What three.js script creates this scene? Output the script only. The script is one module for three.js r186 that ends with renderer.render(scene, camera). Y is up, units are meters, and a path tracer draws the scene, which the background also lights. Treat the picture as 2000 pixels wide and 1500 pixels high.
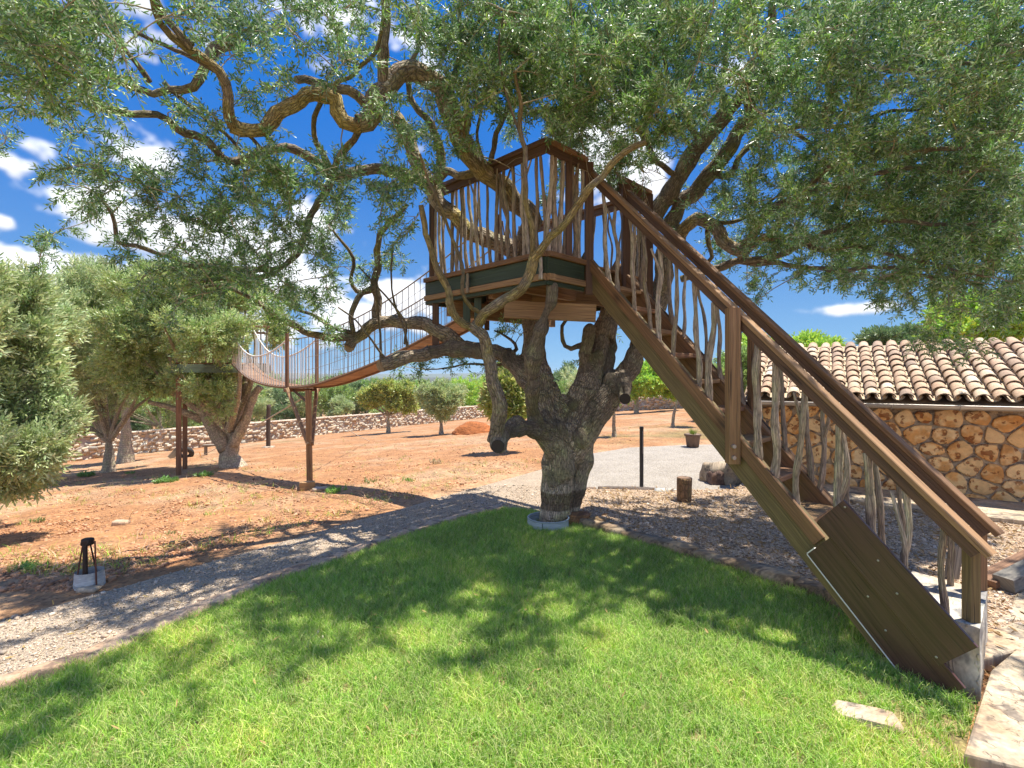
import * as THREE from 'three';
import { ImprovedNoise } from 'three/addons/math/ImprovedNoise.js';
import { MarchingCubes } from 'three/addons/objects/MarchingCubes.js';
import { mergeGeometries, mergeVertices } from 'three/addons/utils/BufferGeometryUtils.js';

// ------------------------------------------------------------------ camera, sky, sun, exposure
const scene = new THREE.Scene();
const EYE = 1.5, HORIZON = 735, F = 1000;                 // eye height (m), horizon row and focal length on a 2000 x 1500 frame
const camera = new THREE.PerspectiveCamera(2 * Math.atan(750 / F) * 180 / Math.PI, 4 / 3, 0.05, 9000);
camera.position.set(0, EYE, 0);
camera.lookAt(0, EYE, -10);
camera.setViewOffset(2000, 1500, 0, 750 - HORIZON, 2000, 1500);
const renderer = new THREE.WebGLRenderer({ antialias: true });
renderer.setSize(1024, 768);
renderer.toneMapping = THREE.LinearToneMapping;
renderer.toneMappingExposure = 1.8;
renderer.shadowMap.enabled = true;

const sunDir = new THREE.Vector3(0.3, 1, -0.08).normalize();
const sun = new THREE.DirectionalLight(new THREE.Color().setRGB(1, 0.94, 0.83), 4.9);
sun.position.copy(sunDir).multiplyScalar(40);
sun.castShadow = true;
sun.shadow.mapSize.set(4096, 4096);
sun.shadow.camera.left = -16; sun.shadow.camera.right = 16; sun.shadow.camera.top = 20; sun.shadow.camera.bottom = -12; sun.shadow.camera.far = 120;
scene.add(sun, sun.target);

const NZ = new ImprovedNoise();
const fbm = (x, y, z, o = 4) => { let s = 0, a = 0.5, n = 0; for (let i = 0; i < o; i++) { s += a * NZ.noise(x, y, z); n += a; x = x * 2.03 + 11.3; y = y * 2.03 + 5.7; z = z * 2.03 + 3.1; a *= 0.5; } return s / n; };
function mulberry(a) { return () => { a |= 0; a = a + 0x6D2B79F5 | 0; let t = Math.imul(a ^ a >>> 15, 1 | a); t = t + Math.imul(t ^ t >>> 7, 61 | t) ^ t; return ((t ^ t >>> 14) >>> 0) / 4294967296; }; }
let R = mulberry(7);
const rr = (a, b) => a + (b - a) * R();
const clamp = (x, a = 0, b = 1) => Math.min(b, Math.max(a, x));
const smooth = (x, a, b) => { const t = clamp((x - a) / (b - a)); return t * t * (3 - 2 * t); };
const lerp = (a, b, t) => a + (b - a) * t;
const V = (x, y, z) => new THREE.Vector3(x, y, z);

function makeSky() {
  const W = 2048, H = 1024, data = new Float32Array(W * H * 4), r = mulberry(91);
  const blobs = [];
  const add = (d, a, b, k = 1) => { d.normalize(); const rt = V(0, 1, 0).cross(d).normalize(), up = d.clone().cross(rt); blobs.push({ d, rt, up, a, b, k }); };
  const at = (px, py, rx, ry, k) => { const d = V((px - 1000) / F, -(py - HORIZON) / F, -1), l = d.length(); add(d, rx / F / l, ry / F / l, k); };
  at(310, 315, 58, 46, 1.15); at(215, 435, 115, 66, 1.25); at(150, 540, 190, 58, 1.3); at(20, 320, 48, 22, 1.0); at(2, 430, 28, 20, 1.1); at(62, 285, 36, 26, 0.75);
  at(420, 470, 160, 80, 1.3); at(780, 580, 80, 40, 1.3); at(700, 615, 110, 36, 1.3); at(1170, 290, 110, 80, 1.3); at(1260, 345, 80, 60, 1.2); at(1690, 602, 135, 14, 1.2);
  at(1440, 150, 40, 45, 1); at(560, 560, 120, 50, 1.2); at(30, 560, 160, 50, 1.1); at(380, 640, 200, 40, 1.2); at(-250, 480, 180, 90, 1.3); at(600, 450, 120, 60, 0.9);
  for (let i = 0; i < 75; i++) {
    const az = r() * Math.PI * 2, el = 0.06 + 0.8 * r() * r(), s = (0.08 + 0.16 * r()) * (0.5 + el);
    const d = V(Math.sin(az) * Math.cos(el), Math.sin(el), Math.cos(az) * Math.cos(el));
    if (d.z < -0.55) continue;                       // these directions have the clouds listed above
    add(d, s * 1.5, s * 0.75, 1.2);
  }
  for (let row = 0; row < H; row++) {
    const el = ((row + 0.5) / H - 0.5) * Math.PI, y = Math.sin(el), c = Math.cos(el);
    for (let col = 0; col < W; col++) {
      const ro = ((col + 0.5) / W - 0.5) * 2 * Math.PI, x = Math.cos(ro) * c, z = Math.sin(ro) * c, o = (row * W + col) * 4;
      const t = Math.pow(clamp(1 - Math.max(y, 0)), 4.6);
      let cr = lerp(0.004, 0.19, t), cg = lerp(0.102, 0.36, t), cb = lerp(0.40, 0.52, t);
      let cov = 0, base = 0;
      if (y > -0.02) for (const b of blobs) {
        const dd = b.d.x * x + b.d.y * y + b.d.z * z; if (dd < 0.75) continue;
        const u = (b.rt.x * x + b.rt.y * y + b.rt.z * z) / b.a, v = (b.up.x * x + b.up.y * y + b.up.z * z) / b.b, q = u * u + v * v;
        if (q < 6) { const g = b.k * Math.exp(-q * 0.9); if (g > cov) { cov = g; base = v; } }
      }
      if (cov > 0.03) {
        const n = fbm(x * 9, y * 15, z * 9, 6) + 0.55 * fbm(x * 32, y * 46, z * 32, 5);
        const dens = smooth(cov + n * 1.15, 0.46, 0.95);
        const lit = 0.58 + 0.22 * smooth(base + n * 1.5, -0.9, 0.7);
        cr = lerp(cr, lit * 0.93, dens); cg = lerp(cg, lit * 0.95, dens); cb = lerp(cb, lit * 1.0, dens);
      }
      if (y < 0) { const k = smooth(-y, 0, 0.06); cr = lerp(cr, 0.16, k); cg = lerp(cg, 0.14, k); cb = lerp(cb, 0.11, k); }
      data[o] = cr; data[o + 1] = cg; data[o + 2] = cb; data[o + 3] = 1;
    }
  }
  const t = new THREE.DataTexture(data, W, H, THREE.RGBAFormat, THREE.FloatType);
  t.mapping = THREE.EquirectangularReflectionMapping; t.magFilter = THREE.LinearFilter; t.needsUpdate = true;
  return t;
}
const skyTex = makeSky();
scene.fog = new THREE.FogExp2(new THREE.Color().setRGB(0.72, 0.82, 0.95), 0.00022);
scene.background = skyTex; scene.environment = skyTex;

// ------------------------------------------------------------------ helpers: places
const P = (px, py, d) => V((px - 1000) / F * d, EYE - (py - HORIZON) / F * d, -d);        // a point d metres ahead
const slopeDist = (x, z) => -0.82 * x - 0.58 * z - 4.5;                                    // metres past the far edge of the gravel path
function landY(x, z) {
  const s = slopeDist(x, z);
  let h = 0;
  if (s > 0) h = s < 24 ? -0.0937 * s * s / (s + 1) : -2.17 - 5.5 * (1 - Math.exp(-(s - 24) / 90));
  return h;
}
function groundAt(px, py) {
  const dx = (px - 1000) / F, dy = -(py - HORIZON) / F;
  let a = 1; for (let d = 1; d < 400; d *= 1.01) { if (EYE + dy * d < landY(dx * d, -d)) { let lo = a, hi = d; for (let i = 0; i < 30; i++) { const m = (lo + hi) / 2; if (EYE + dy * m < landY(dx * m, -m)) hi = m; else lo = m; } return V(dx * hi, landY(dx * hi, -hi), -hi); } a = d; }
  return V(dx * 400, landY(dx * 400, -400), -400);
}
const G = groundAt;

// ------------------------------------------------------------------ helpers: textures
function dataTex(w, h, fn, srgb = true) {
  const d = new Uint8Array(w * h * 4), o = [0, 0, 0];
  for (let j = 0; j < h; j++) for (let i = 0; i < w; i++) { fn(i / w, j / h, o); const k = (j * w + i) * 4; for (let c = 0; c < 3; c++) d[k + c] = (srgb ? Math.pow(clamp(Math.pow(Math.max(o[c], 0), 1.35)), 1 / 2.2) : clamp(o[c])) * 255; d[k + 3] = 255; }
  const t = new THREE.DataTexture(d, w, h, THREE.RGBAFormat);
  t.wrapS = t.wrapT = THREE.RepeatWrapping; t.magFilter = THREE.LinearFilter; t.minFilter = THREE.LinearMipmapLinearFilter; t.generateMipmaps = true;
  if (srgb) t.colorSpace = THREE.SRGBColorSpace; t.needsUpdate = true; return t;
}
// noise on a torus, so that the textures tile
const hsh = (x, y, s) => { let n = Math.imul(x, 374761393) + Math.imul(y, 668265263) + Math.imul(s, 974711); n = Math.imul(n ^ n >>> 13, 1274126177); return ((n ^ n >>> 16) >>> 0) / 4294967296; };
function tnoise(u, v, fx, fy, s) {
  const x = u * fx, y = v * fy, ix = Math.floor(x), iy = Math.floor(y), a = x - ix, b = y - iy, p = a * a * (3 - 2 * a), q = b * b * (3 - 2 * b);
  const h = (i, j) => hsh(((ix + i) % fx + fx) % fx, ((iy + j) % fy + fy) % fy, s);
  return lerp(lerp(h(0, 0), h(1, 0), p), lerp(h(0, 1), h(1, 1), p), q);
}
const tf = (u, v, fx, fy, s, o = 4) => { let r = 0, a = 0.5, n = 0; for (let i = 0; i < o; i++) { r += a * tnoise(u, v, fx << i, fy << i, s + i * 17); n += a; a *= 0.55; } return r / n; };
function tcell(u, v, f, s, fv = f) {                           // [nearest, second, id] of jittered cells on a torus
  const x = u * f, y = v * fv, ix = Math.floor(x), iy = Math.floor(y); let d1 = 9, d2 = 9, id = 0;
  for (let j = -1; j <= 1; j++) for (let i = -1; i <= 1; i++) {
    const cx = ((ix + i) % f + f) % f, cy = ((iy + j) % fv + fv) % fv, px = ix + i + 0.1 + 0.8 * hsh(cx, cy, s), py = iy + j + 0.1 + 0.8 * hsh(cx, cy, s + 5), d = Math.hypot(px - x, py - y);
    if (d < d1) { d2 = d1; d1 = d; id = hsh(cx, cy, s + 9); } else if (d < d2) d2 = d;
  }
  return [d1, d2, id];
}
const rep = (t, x, y) => { const c = t.clone(); c.repeat.set(x, y); c.needsUpdate = true; return c; };

const barkF = (u, v) => { const w = 0.06 * tf(u, v, 5, 4, 3), c = tcell(u + w, v + 0.1 * tf(u, v, 7, 3, 13), 20, 40, 6), d = tcell(u + w, v, 42, 60, 15); return [smooth(c[1] - c[0], 0.0, 0.42) * 0.7 + 0.3 * smooth(d[1] - d[0], 0, 0.4), tf(u + w, v, 30, 6, 1, 4), c[2]]; };
const texBark = dataTex(512, 512, (u, v, o) => {       // v runs along the limb
  const [f, a, id] = barkF(u, v), k = (0.5 + 0.42 * f) * (0.72 + 0.5 * a) * (0.88 + 0.24 * id) + 0.14 * (tf(u, v, 64, 64, 8, 2) - 0.5), l = smooth(tf(u, v, 4, 4, 77, 5), 0.5, 0.72);
  o[0] = lerp(k, k * 1.06, l); o[1] = lerp(k * 0.93, k * 1.05, l); o[2] = lerp(k * 0.84, k * 0.86, l);
});
const texBarkH = dataTex(512, 512, (u, v, o) => { const [f, a] = barkF(u, v); o[0] = o[1] = o[2] = 0.55 * f + 0.35 * a + 0.12 * tf(u, v, 70, 70, 8, 2); }, false);
const texWood = dataTex(512, 512, (u, v, o) => {       // grain runs along u
  const w = tf(u, v, 3, 8, 5) * 0.06, g = tf(u, v + w, 3, 70, 11, 3), g2 = tf(u, v + w, 8, 160, 21, 2); let k = 0.56 + 0.56 * g + 0.34 * (g2 - 0.5); k *= 0.82 + 0.36 * tf(u, v, 3, 3, 88, 4);
  const kx = Math.min(Math.abs(u - 0.3), 1) * 4, ky = (v - 0.62) * 14, kn = Math.exp(-(kx * kx * 30 + ky * ky)); k -= 0.35 * kn;
  k -= 0.35 * smooth(tf(u, v, 4, 60, 33, 2), 0.72, 0.8);
  o[0] = k; o[1] = k * 0.97; o[2] = k * 0.93;
});
const texSoil = dataTex(1024, 1024, (u, v, o) => {
  const a = tf(u, v, 6, 6, 2, 5), b = tf(u, v, 40, 40, 9, 4), c = tcell(u, v, 46, 4), st = c[2] > 0.8 && c[0] < 0.33 ? 0.3 : 0, k = 0.66 + 0.34 * (a - 0.5) + 0.42 * (b - 0.5) + st * 0.6;
  const dk = smooth(tf(u, v, 60, 60, 91, 2), 0.62, 0.8) * 0.3;
  o[0] = k * (1.06 - dk); o[1] = k * (0.92 - dk * 0.9) + st * 0.12; o[2] = k * (0.86 - dk * 0.8) + st * 0.14;
});
const texSoilH = dataTex(1024, 1024, (u, v, o) => { const c = tcell(u, v, 46, 4); o[0] = o[1] = o[2] = 0.6 * tf(u, v, 24, 24, 9, 5) + 0.3 * (c[2] > 0.5 ? smooth(0.45 - c[0], 0, 0.4) : 0); }, false);
const texGravel = dataTex(1024, 1024, (u, v, o) => {
  const c = tcell(u, v, 64, 6), e = tcell(u, v, 130, 16), k = (0.66 + 0.34 * smooth(c[1] - c[0], 0.02, 0.24)) * (0.72 + 0.34 * c[2]) * (0.9 + 0.2 * e[2]) * (0.86 + 0.28 * tf(u, v, 5, 5, 44));
  const w = c[2] * 7 % 1; o[0] = k; o[1] = k * (0.95 + 0.03 * w); o[2] = k * (0.86 + 0.1 * w);
});
const texGravelH = dataTex(1024, 1024, (u, v, o) => { const c = tcell(u, v, 64, 6); o[0] = o[1] = o[2] = smooth(0.55 - c[0], 0, 0.5) * (0.5 + 0.5 * c[2]); }, false);
const texMulch = dataTex(1024, 1024, (u, v, o) => {
  const c = tcell(u, v, 60, 26), lf = tcell(u + 0.02 * tf(u, v, 9, 9, 3), v, 30, 66), k = (0.55 + 0.4 * smooth(c[1] - c[0], 0.02, 0.24)) * (0.7 + 0.45 * c[2]) * (0.8 + 0.4 * tf(u, v, 6, 6, 4));
  const b = lf[2] > 0.62 && lf[0] < 0.36 ? 1 : 0; o[0] = lerp(k * 0.95, 0.46 * k, b); o[1] = lerp(k * 0.86, 0.32 * k, b); o[2] = lerp(k * 0.76, 0.2 * k, b);
});
const texStone = dataTex(512, 512, (u, v, o) => {      // honey limestone with rust pits
  const a = tf(u, v, 5, 5, 3, 5), b = tf(u, v, 22, 22, 8, 4), pit = smooth(tf(u, v, 12, 12, 61, 4), 0.56, 0.68), rust = smooth(tf(u, v, 4, 4, 71, 4), 0.5, 0.66);
  const k = 0.92 + 0.3 * (a - 0.5) + 0.35 * (b - 0.5); o[0] = lerp(k * 1.02, k * 0.92, rust) * (1 - 0.42 * pit); o[1] = lerp(k * 0.86, k * 0.64, rust) * (1 - 0.55 * pit); o[2] = lerp(k * 0.64, k * 0.36, rust) * (1 - 0.62 * pit);
});
const texStoneH = dataTex(512, 512, (u, v, o) => { o[0] = o[1] = o[2] = 0.6 * tf(u, v, 10, 10, 3, 5) + 0.5 * (1 - smooth(tf(u, v, 12, 12, 61, 4), 0.56, 0.68)); }, false);
const texRock = dataTex(512, 512, (u, v, o) => { const k = 0.8 + 0.5 * (tf(u, v, 6, 6, 5, 5) - 0.5) + 0.4 * (tf(u, v, 40, 40, 15, 3) - 0.5), d = smooth(tf(u, v, 9, 9, 35, 4), 0.56, 0.72) * 0.42, p = smooth(tf(u, v, 3, 3, 52, 4), 0.45, 0.65); o[0] = k * (1 - d); o[1] = k * (0.96 - 0.07 * p) * (1 - d); o[2] = k * (0.88 - 0.13 * p) * (1 - d * 0.9); });
const texClay = dataTex(256, 256, (u, v, o) => { const k = 0.82 + 0.4 * (tf(u, v, 4, 4, 5, 5) - 0.5) + 0.3 * (tf(u, v, 30, 30, 25, 2) - 0.5), l = smooth(tf(u, v, 5, 5, 99, 4), 0.55, 0.72) * 0.32; o[0] = k * (1 - l); o[1] = k * (0.98 - l * 0.9); o[2] = k * (0.95 - l * 0.85); });

const rgb = (r, g, b) => new THREE.Color().setRGB(r, g, b);
function mat(r, g, b, o = {}) { return new THREE.MeshStandardMaterial({ color: rgb(r, g, b), roughness: 0.85, side: THREE.DoubleSide, ...o }); }

// ------------------------------------------------------------------ helpers: objects and names
const taken = {};
function numbered(name) { const n = taken[name] = (taken[name] ?? -1) + 1; return n ? `${name}_${String(n).padStart(3, '0')}` : name; }
function tag(o, label, category, group, kind) { Object.assign(o.userData, label ? { label } : {}, category ? { category } : {}, group ? { group } : {}, kind ? { kind } : {}); return o; }
function thing(name, label, category, pos = V(0, 0, 0), turn = 0, group) { const o = new THREE.Group(); o.name = numbered(name); o.position.copy(pos); o.rotation.y = turn; scene.add(o); return tag(o, label, category, group); }
function mesh(name, geo, m, parent = scene) { const o = new THREE.Mesh(Array.isArray(geo) ? merge(geo) : geo, m); o.name = parent === scene ? numbered(name) : name; o.castShadow = o.receiveShadow = true; parent.add(o); return o; }
function structure(name, geo, m) { const o = mesh(name, geo, m); o.userData.kind = 'structure'; return o; }
function merge(list) {
  const l = list.map((g) => { const q = g.index ? g.toNonIndexed() : g; for (const k of Object.keys(q.attributes)) if (!['position', 'normal', 'uv', 'color'].includes(k)) q.deleteAttribute(k); return q; });
  const col = l.some((g) => g.attributes.color); if (col) for (const g of l) if (!g.attributes.color) g.setAttribute('color', new THREE.BufferAttribute(new Float32Array(g.attributes.position.count * 3).fill(1), 3));
  for (const g of l) if (!g.attributes.uv) g.setAttribute('uv', new THREE.BufferAttribute(new Float32Array(g.attributes.position.count * 2), 2));
  return l.length === 1 ? l[0] : mergeGeometries(l);
}
const M4 = (pos, rot = [0, 0, 0], s = [1, 1, 1]) => new THREE.Matrix4().compose(pos, new THREE.Quaternion().setFromEuler(new THREE.Euler(...rot)), V(...s));

// a board of length l (x), height h (y), depth t (z) with chamfered long edges, uv in metres with the grain along x
function boardGeo(l, h, t, c = 0.004) {
  const s = new THREE.Shape(), a = h / 2, b = t / 2; c = Math.min(c, a * 0.5, b * 0.5);
  s.moveTo(-b + c, -a); s.lineTo(b - c, -a); s.lineTo(b, -a + c); s.lineTo(b, a - c); s.lineTo(b - c, a); s.lineTo(-b + c, a); s.lineTo(-b, a - c); s.lineTo(-b, -a + c); s.closePath();
  const g = new THREE.ExtrudeGeometry(s, { depth: l, bevelEnabled: false }); g.translate(0, 0, -l / 2); g.rotateY(Math.PI / 2);
  const p = g.attributes.position, uv = g.attributes.uv, ou = R() * 7, ov = R() * 7;
  for (let i = 0; i < p.count; i++) uv.setXY(i, p.getX(i) * 0.7 + ou, (p.getY(i) + p.getZ(i)) * 1.9 + ov);
  g.computeVertexNormals(); return g;
}
// a board from A to B with its height axis as near to up as can be
function boardAB(A, B, h, t, up = V(0, 1, 0), c) {
  const x = B.clone().sub(A), l = x.length(); x.normalize(); const z = x.clone().cross(up).normalize(), y = z.clone().cross(x);
  const g = boardGeo(l, h, t, c), m = new THREE.Matrix4().makeBasis(x, y, z).setPosition(A.clone().add(B).multiplyScalar(0.5)); g.applyMatrix4(m); return g;
}
// a round swept body along points; radius is a number, [start, end] or f(t)
function sweep(pts, rad, o = {}) {
  const { sides = 8, seg = 0, rough = 0, cap = true, seed = 0, raw = false, flat = 1 } = o, rf = typeof rad === 'function' ? rad : Array.isArray(rad) ? (t) => lerp(rad[0], rad[1], t) : () => rad;
  const curve = new THREE.CatmullRomCurve3(pts, false, 'centripetal'), n = seg || Math.max(2, pts.length * 4), C = raw ? pts : curve.getSpacedPoints(n), N = C.length - 1;
  const T = C.map((p, i) => C[Math.min(i + 1, N)].clone().sub(C[Math.max(i - 1, 0)]).normalize());
  let nrm = Math.abs(T[0].y) < 0.9 ? V(0, 1, 0).cross(T[0]).normalize() : V(1, 0, 0).cross(T[0]).normalize(); const pos = [], uv = [], idx = []; let len = 0, seam = R() * 3;
  for (let i = 0; i <= N; i++) {
    if (i) len += C[i].distanceTo(C[i - 1]);
    nrm.sub(T[i].clone().multiplyScalar(nrm.dot(T[i]))).normalize(); const b = T[i].clone().cross(nrm), r = rf(i / N);
    for (let k = 0; k <= sides; k++) {
      const a = (k % sides) / sides * Math.PI * 2, dx = nrm.x * Math.cos(a) + b.x * Math.sin(a), dy = nrm.y * Math.cos(a) + b.y * Math.sin(a), dz = nrm.z * Math.cos(a) + b.z * Math.sin(a);
      let q = r; if (rough) { const f = 0.5 / Math.max(r, 0.01); q *= 1 + rough * (NZ.noise((C[i].x + dx * r) * f * 1.2 + seed, (C[i].y + dy * r) * f * 0.6, (C[i].z + dz * r) * f * 1.2) * 1.3 + 0.5 * NZ.noise(C[i].x * 9 + dx * 2 + seed, C[i].y * 9 + dy * 2, C[i].z * 9 + dz * 2)); }
      pos.push(C[i].x + dx * q, C[i].y + dy * q * flat, C[i].z + dz * q); uv.push(k / sides * Math.max(1, Math.round(2 * Math.PI * rf(0.3) / 0.35)) * 0.35 * 2.2 + seam, len * 2.2);
    }
  }
  for (let i = 0; i < N; i++) for (let k = 0; k < sides; k++) { const a = i * (sides + 1) + k, b = a + sides + 1; idx.push(a, a + 1, b, b, a + 1, b + 1); }
  if (cap) for (const e of [0, N]) {
    const c = pos.length / 3; pos.push(C[e].x, C[e].y, C[e].z); uv.push(0.5, 0.5);
    for (let k = 0; k < sides; k++) { const a = e * (sides + 1) + k; e ? idx.push(c, a, a + 1) : idx.push(c, a + 1, a); }
  }
  const g = new THREE.BufferGeometry(); g.setAttribute('position', new THREE.Float32BufferAttribute(pos, 3)); g.setAttribute('uv', new THREE.Float32BufferAttribute(uv, 2)); g.setIndex(idx); g.computeVertexNormals();
  // join the normals across the seam
  const nn = g.attributes.normal; for (let i = 0; i <= N; i++) { const a = i * (sides + 1), b = a + sides; const x = nn.getX(a) + nn.getX(b), y = nn.getY(a) + nn.getY(b), z = nn.getZ(a) + nn.getZ(b), l = Math.hypot(x, y, z) || 1; nn.setXYZ(a, x / l, y / l, z / l); nn.setXYZ(b, x / l, y / l, z / l); }
  return g;
}
// an irregular stone: a rounded box pushed about by noise
function stoneGeo(w, h, d, seed, k = 0.16, det = 2) {
  const g0 = new THREE.BoxGeometry(1, 1, 1, det, det, det); const p = g0.attributes.position;
  for (let i = 0; i < p.count; i++) {
    const v = V(p.getX(i), p.getY(i), p.getZ(i)), s = v.clone().normalize().multiplyScalar(0.62); v.lerp(s, 0.38);
    v.x += k * NZ.noise(v.x * 2 + seed, v.y * 2, v.z * 2); v.y += k * NZ.noise(v.x * 2, v.y * 2 + seed, v.z * 2 + 5); v.z += k * NZ.noise(v.x * 2 + 9, v.y * 2, v.z * 2 + seed);
    p.setXYZ(i, v.x * w, v.y * h, v.z * d);
  }
  g0.deleteAttribute('normal'); g0.deleteAttribute('uv'); const g = mergeVertices(g0, 1e-4); g.computeVertexNormals();
  const q = g.attributes.position, uv = new Float32Array(q.count * 2); for (let i = 0; i < q.count; i++) { uv[i * 2] = (q.getX(i) + q.getZ(i) * 0.7) * 2 + seed; uv[i * 2 + 1] = (q.getY(i) + q.getZ(i) * 0.7) * 2; }
  g.setAttribute('uv', new THREE.BufferAttribute(uv, 2)); return g;
}
// a level sheet with uv in metres from [x, z] points
function sheetGeo(pts, y, sub = 0) {
  const s = new THREE.Shape(pts.map((p) => new THREE.Vector2(p[0], -p[1]))), g = new THREE.ShapeGeometry(s); g.rotateX(-Math.PI / 2); g.translate(0, y, 0);
  const p = g.attributes.position, uv = g.attributes.uv; for (let i = 0; i < p.count; i++) uv.setXY(i, p.getX(i), p.getZ(i)); return g;
}
function inside(pts, x, z) { let c = false; for (let i = 0, j = pts.length - 1; i < pts.length; j = i++) { const [a, b] = pts[i], [e, f] = pts[j]; if ((b > z) !== (f > z) && x < (e - a) * (z - b) / (f - b) + a) c = !c; } return c; }
function instanced(name, geo, m, list, parent, tint) {
  const o = new THREE.InstancedMesh(geo, m, list.length); list.forEach((q, i) => { o.setMatrixAt(i, q); if (tint) o.setColorAt(i, tint(i, q)); });
  o.name = parent === scene ? numbered(name) : name; o.castShadow = o.receiveShadow = true; o.userData.kind = 'stuff'; parent.add(o); return o;
}

// ------------------------------------------------------------------ the ground
const soilMat = new THREE.MeshStandardMaterial({ vertexColors: true, map: rep(texSoil, 0.55, 0.55), bumpMap: rep(texSoilH, 0.55, 0.55), bumpScale: 0.03, roughness: 1 });
{
  const A = 460, B = 330, pos = [], col = [], uv = [], idx = [], c = [0, 0, 0];
  const ang = (i) => { const t = i / A; return t < 0.82 ? lerp(-1.15, 1.15, t / 0.82) : lerp(1.15, Math.PI * 2 - 1.15, (t - 0.82) / 0.18); };
  for (let j = 0; j <= B; j++) {
    const r = 0.4 * Math.pow(9000, j / B);
    for (let i = 0; i <= A; i++) {
      const a = ang(i % A), x = Math.sin(a) * r, z = -Math.cos(a) * r, s = slopeDist(x, z);
      const bump = smooth(s, 0.1, 0.8) * (0.05 * fbm(x * 1.1, z * 1.1, 3, 4) + 0.02 * NZ.noise(x * 6, z * 6, 1)) * smooth(-r, -60, -30);
      pos.push(x, landY(x, z) + bump + (s > 200 ? 14 * smooth(r, 900, 2600) * Math.max(0, fbm(x * 0.0012, z * 0.0012, 8)) : 0), z); uv.push(x, z);
      const n = fbm(x * 0.45, z * 0.45, 9, 4), n2 = fbm(x * 1.3 + 20, z * 1.3, 4, 4), straw = smooth(n + 0.6 * n2, -0.15, 0.4), far = smooth(r, 55, 130);
      c[0] = lerp(0.60, 0.67, straw); c[1] = lerp(0.355, 0.51, straw); c[2] = lerp(0.165, 0.315, straw);
      const gr = smooth(fbm(x * 0.3 + 50, z * 0.3, 2, 4) + (x > 1.5 && r > 13 && r < 17 ? 0.45 : 0), 0.28, 0.55) * 0.55; c[0] = lerp(c[0], 0.2, gr); c[1] = lerp(c[1], 0.26, gr); c[2] = lerp(c[2], 0.08, gr);
      const fg = 0.5 + 0.5 * fbm(x * 0.01, z * 0.01, 5, 3); c[0] = lerp(c[0], lerp(0.05, 0.2, fg * fg), far); c[1] = lerp(c[1], lerp(0.08, 0.2, fg * fg), far); c[2] = lerp(c[2], lerp(0.03, 0.1, fg * fg), far);
      col.push(...c);
    }
  }
  for (let j = 0; j < B; j++) for (let i = 0; i < A; i++) { const a = j * (A + 1) + i, b = a + A + 1; idx.push(a, a + 1, b, b, a + 1, b + 1); }
  const ctr = pos.length / 3; pos.push(0, 0, 0); uv.push(0, 0); col.push(0.5, 0.26, 0.14); for (let i = 0; i < A; i++) idx.push(ctr, i + 1, i);
  const g = new THREE.BufferGeometry(); g.setAttribute('position', new THREE.Float32BufferAttribute(pos, 3)); g.setAttribute('uv', new THREE.Float32BufferAttribute(uv, 2)); g.setAttribute('color', new THREE.Float32BufferAttribute(col, 3)); g.setIndex(idx); g.computeVertexNormals();
  structure('red_soil_field', g, soilMat);
}
// distant low hills, 3 km off
{
  const pos = [], idx = [], col = [], n = 160;
  for (let i = 0; i <= n; i++) {
    const a = lerp(-1.2, 1.2, i / n);
    for (let k = 0; k < 5; k++) { const r = 2600 + k * 420, h = [-12, 9, 16, 21, -20][k] + (k > 0 && k < 4 ? 16 * fbm(a * 7, k * 3.3, 2, 4) : 0); pos.push(Math.sin(a) * r, h, -Math.cos(a) * r); const f = 0.5 + 0.5 * fbm(a * 40, k * 5, 1, 3); col.push(0.05 + 0.08 * f, 0.08 + 0.07 * f, 0.04 + 0.04 * f); }
  }
  for (let i = 0; i < n; i++) for (let k = 0; k < 4; k++) { const a = i * 5 + k, b = a + 5; idx.push(a, b, a + 1, b, b + 1, a + 1); }
  const g = new THREE.BufferGeometry(); g.setAttribute('position', new THREE.Float32BufferAttribute(pos, 3)); g.setAttribute('color', new THREE.Float32BufferAttribute(col, 3)); g.setIndex(idx); g.computeVertexNormals();
  structure('hills', g, new THREE.MeshStandardMaterial({ vertexColors: true, roughness: 1 }));
}

// lawn edge (kerb side), in pixels on the flat ground; then the right edge along the stone edging
const flat = (px, py) => { const d = EYE * F / (py - HORIZON); return [(px - 1000) / F * d, -d]; };
const kerbLine = [[-4.6, 1.2], [-3.6, -0.55], [-2.95, -1.5], flat(0, 1364), flat(100, 1332), flat(200, 1294), flat(320, 1240), flat(420, 1196), flat(540, 1144), flat(660, 1104), flat(800, 1052), flat(900, 1020), flat(985, 1000)];
const rightLine = [flat(985, 1000), flat(1040, 1004), flat(1130, 1030), flat(1200, 1046), flat(1300, 1076), flat(1420, 1112), flat(1530, 1146), flat(1640, 1185), flat(1740, 1250), flat(1830, 1330), flat(1905, 1388), flat(1893, 1440), flat(1880, 1500), [1.5, -1.2], [1.3, 1.2]];
const lawnPts = [...kerbLine, ...rightLine.slice(1)];
const lawnSoil = mat(0.40, 0.38, 0.17, { map: rep(texSoil, 1.2, 1.2), roughness: 1 });
structure('lawn_ground', sheetGeo(lawnPts, 0.018), lawnSoil);

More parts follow.
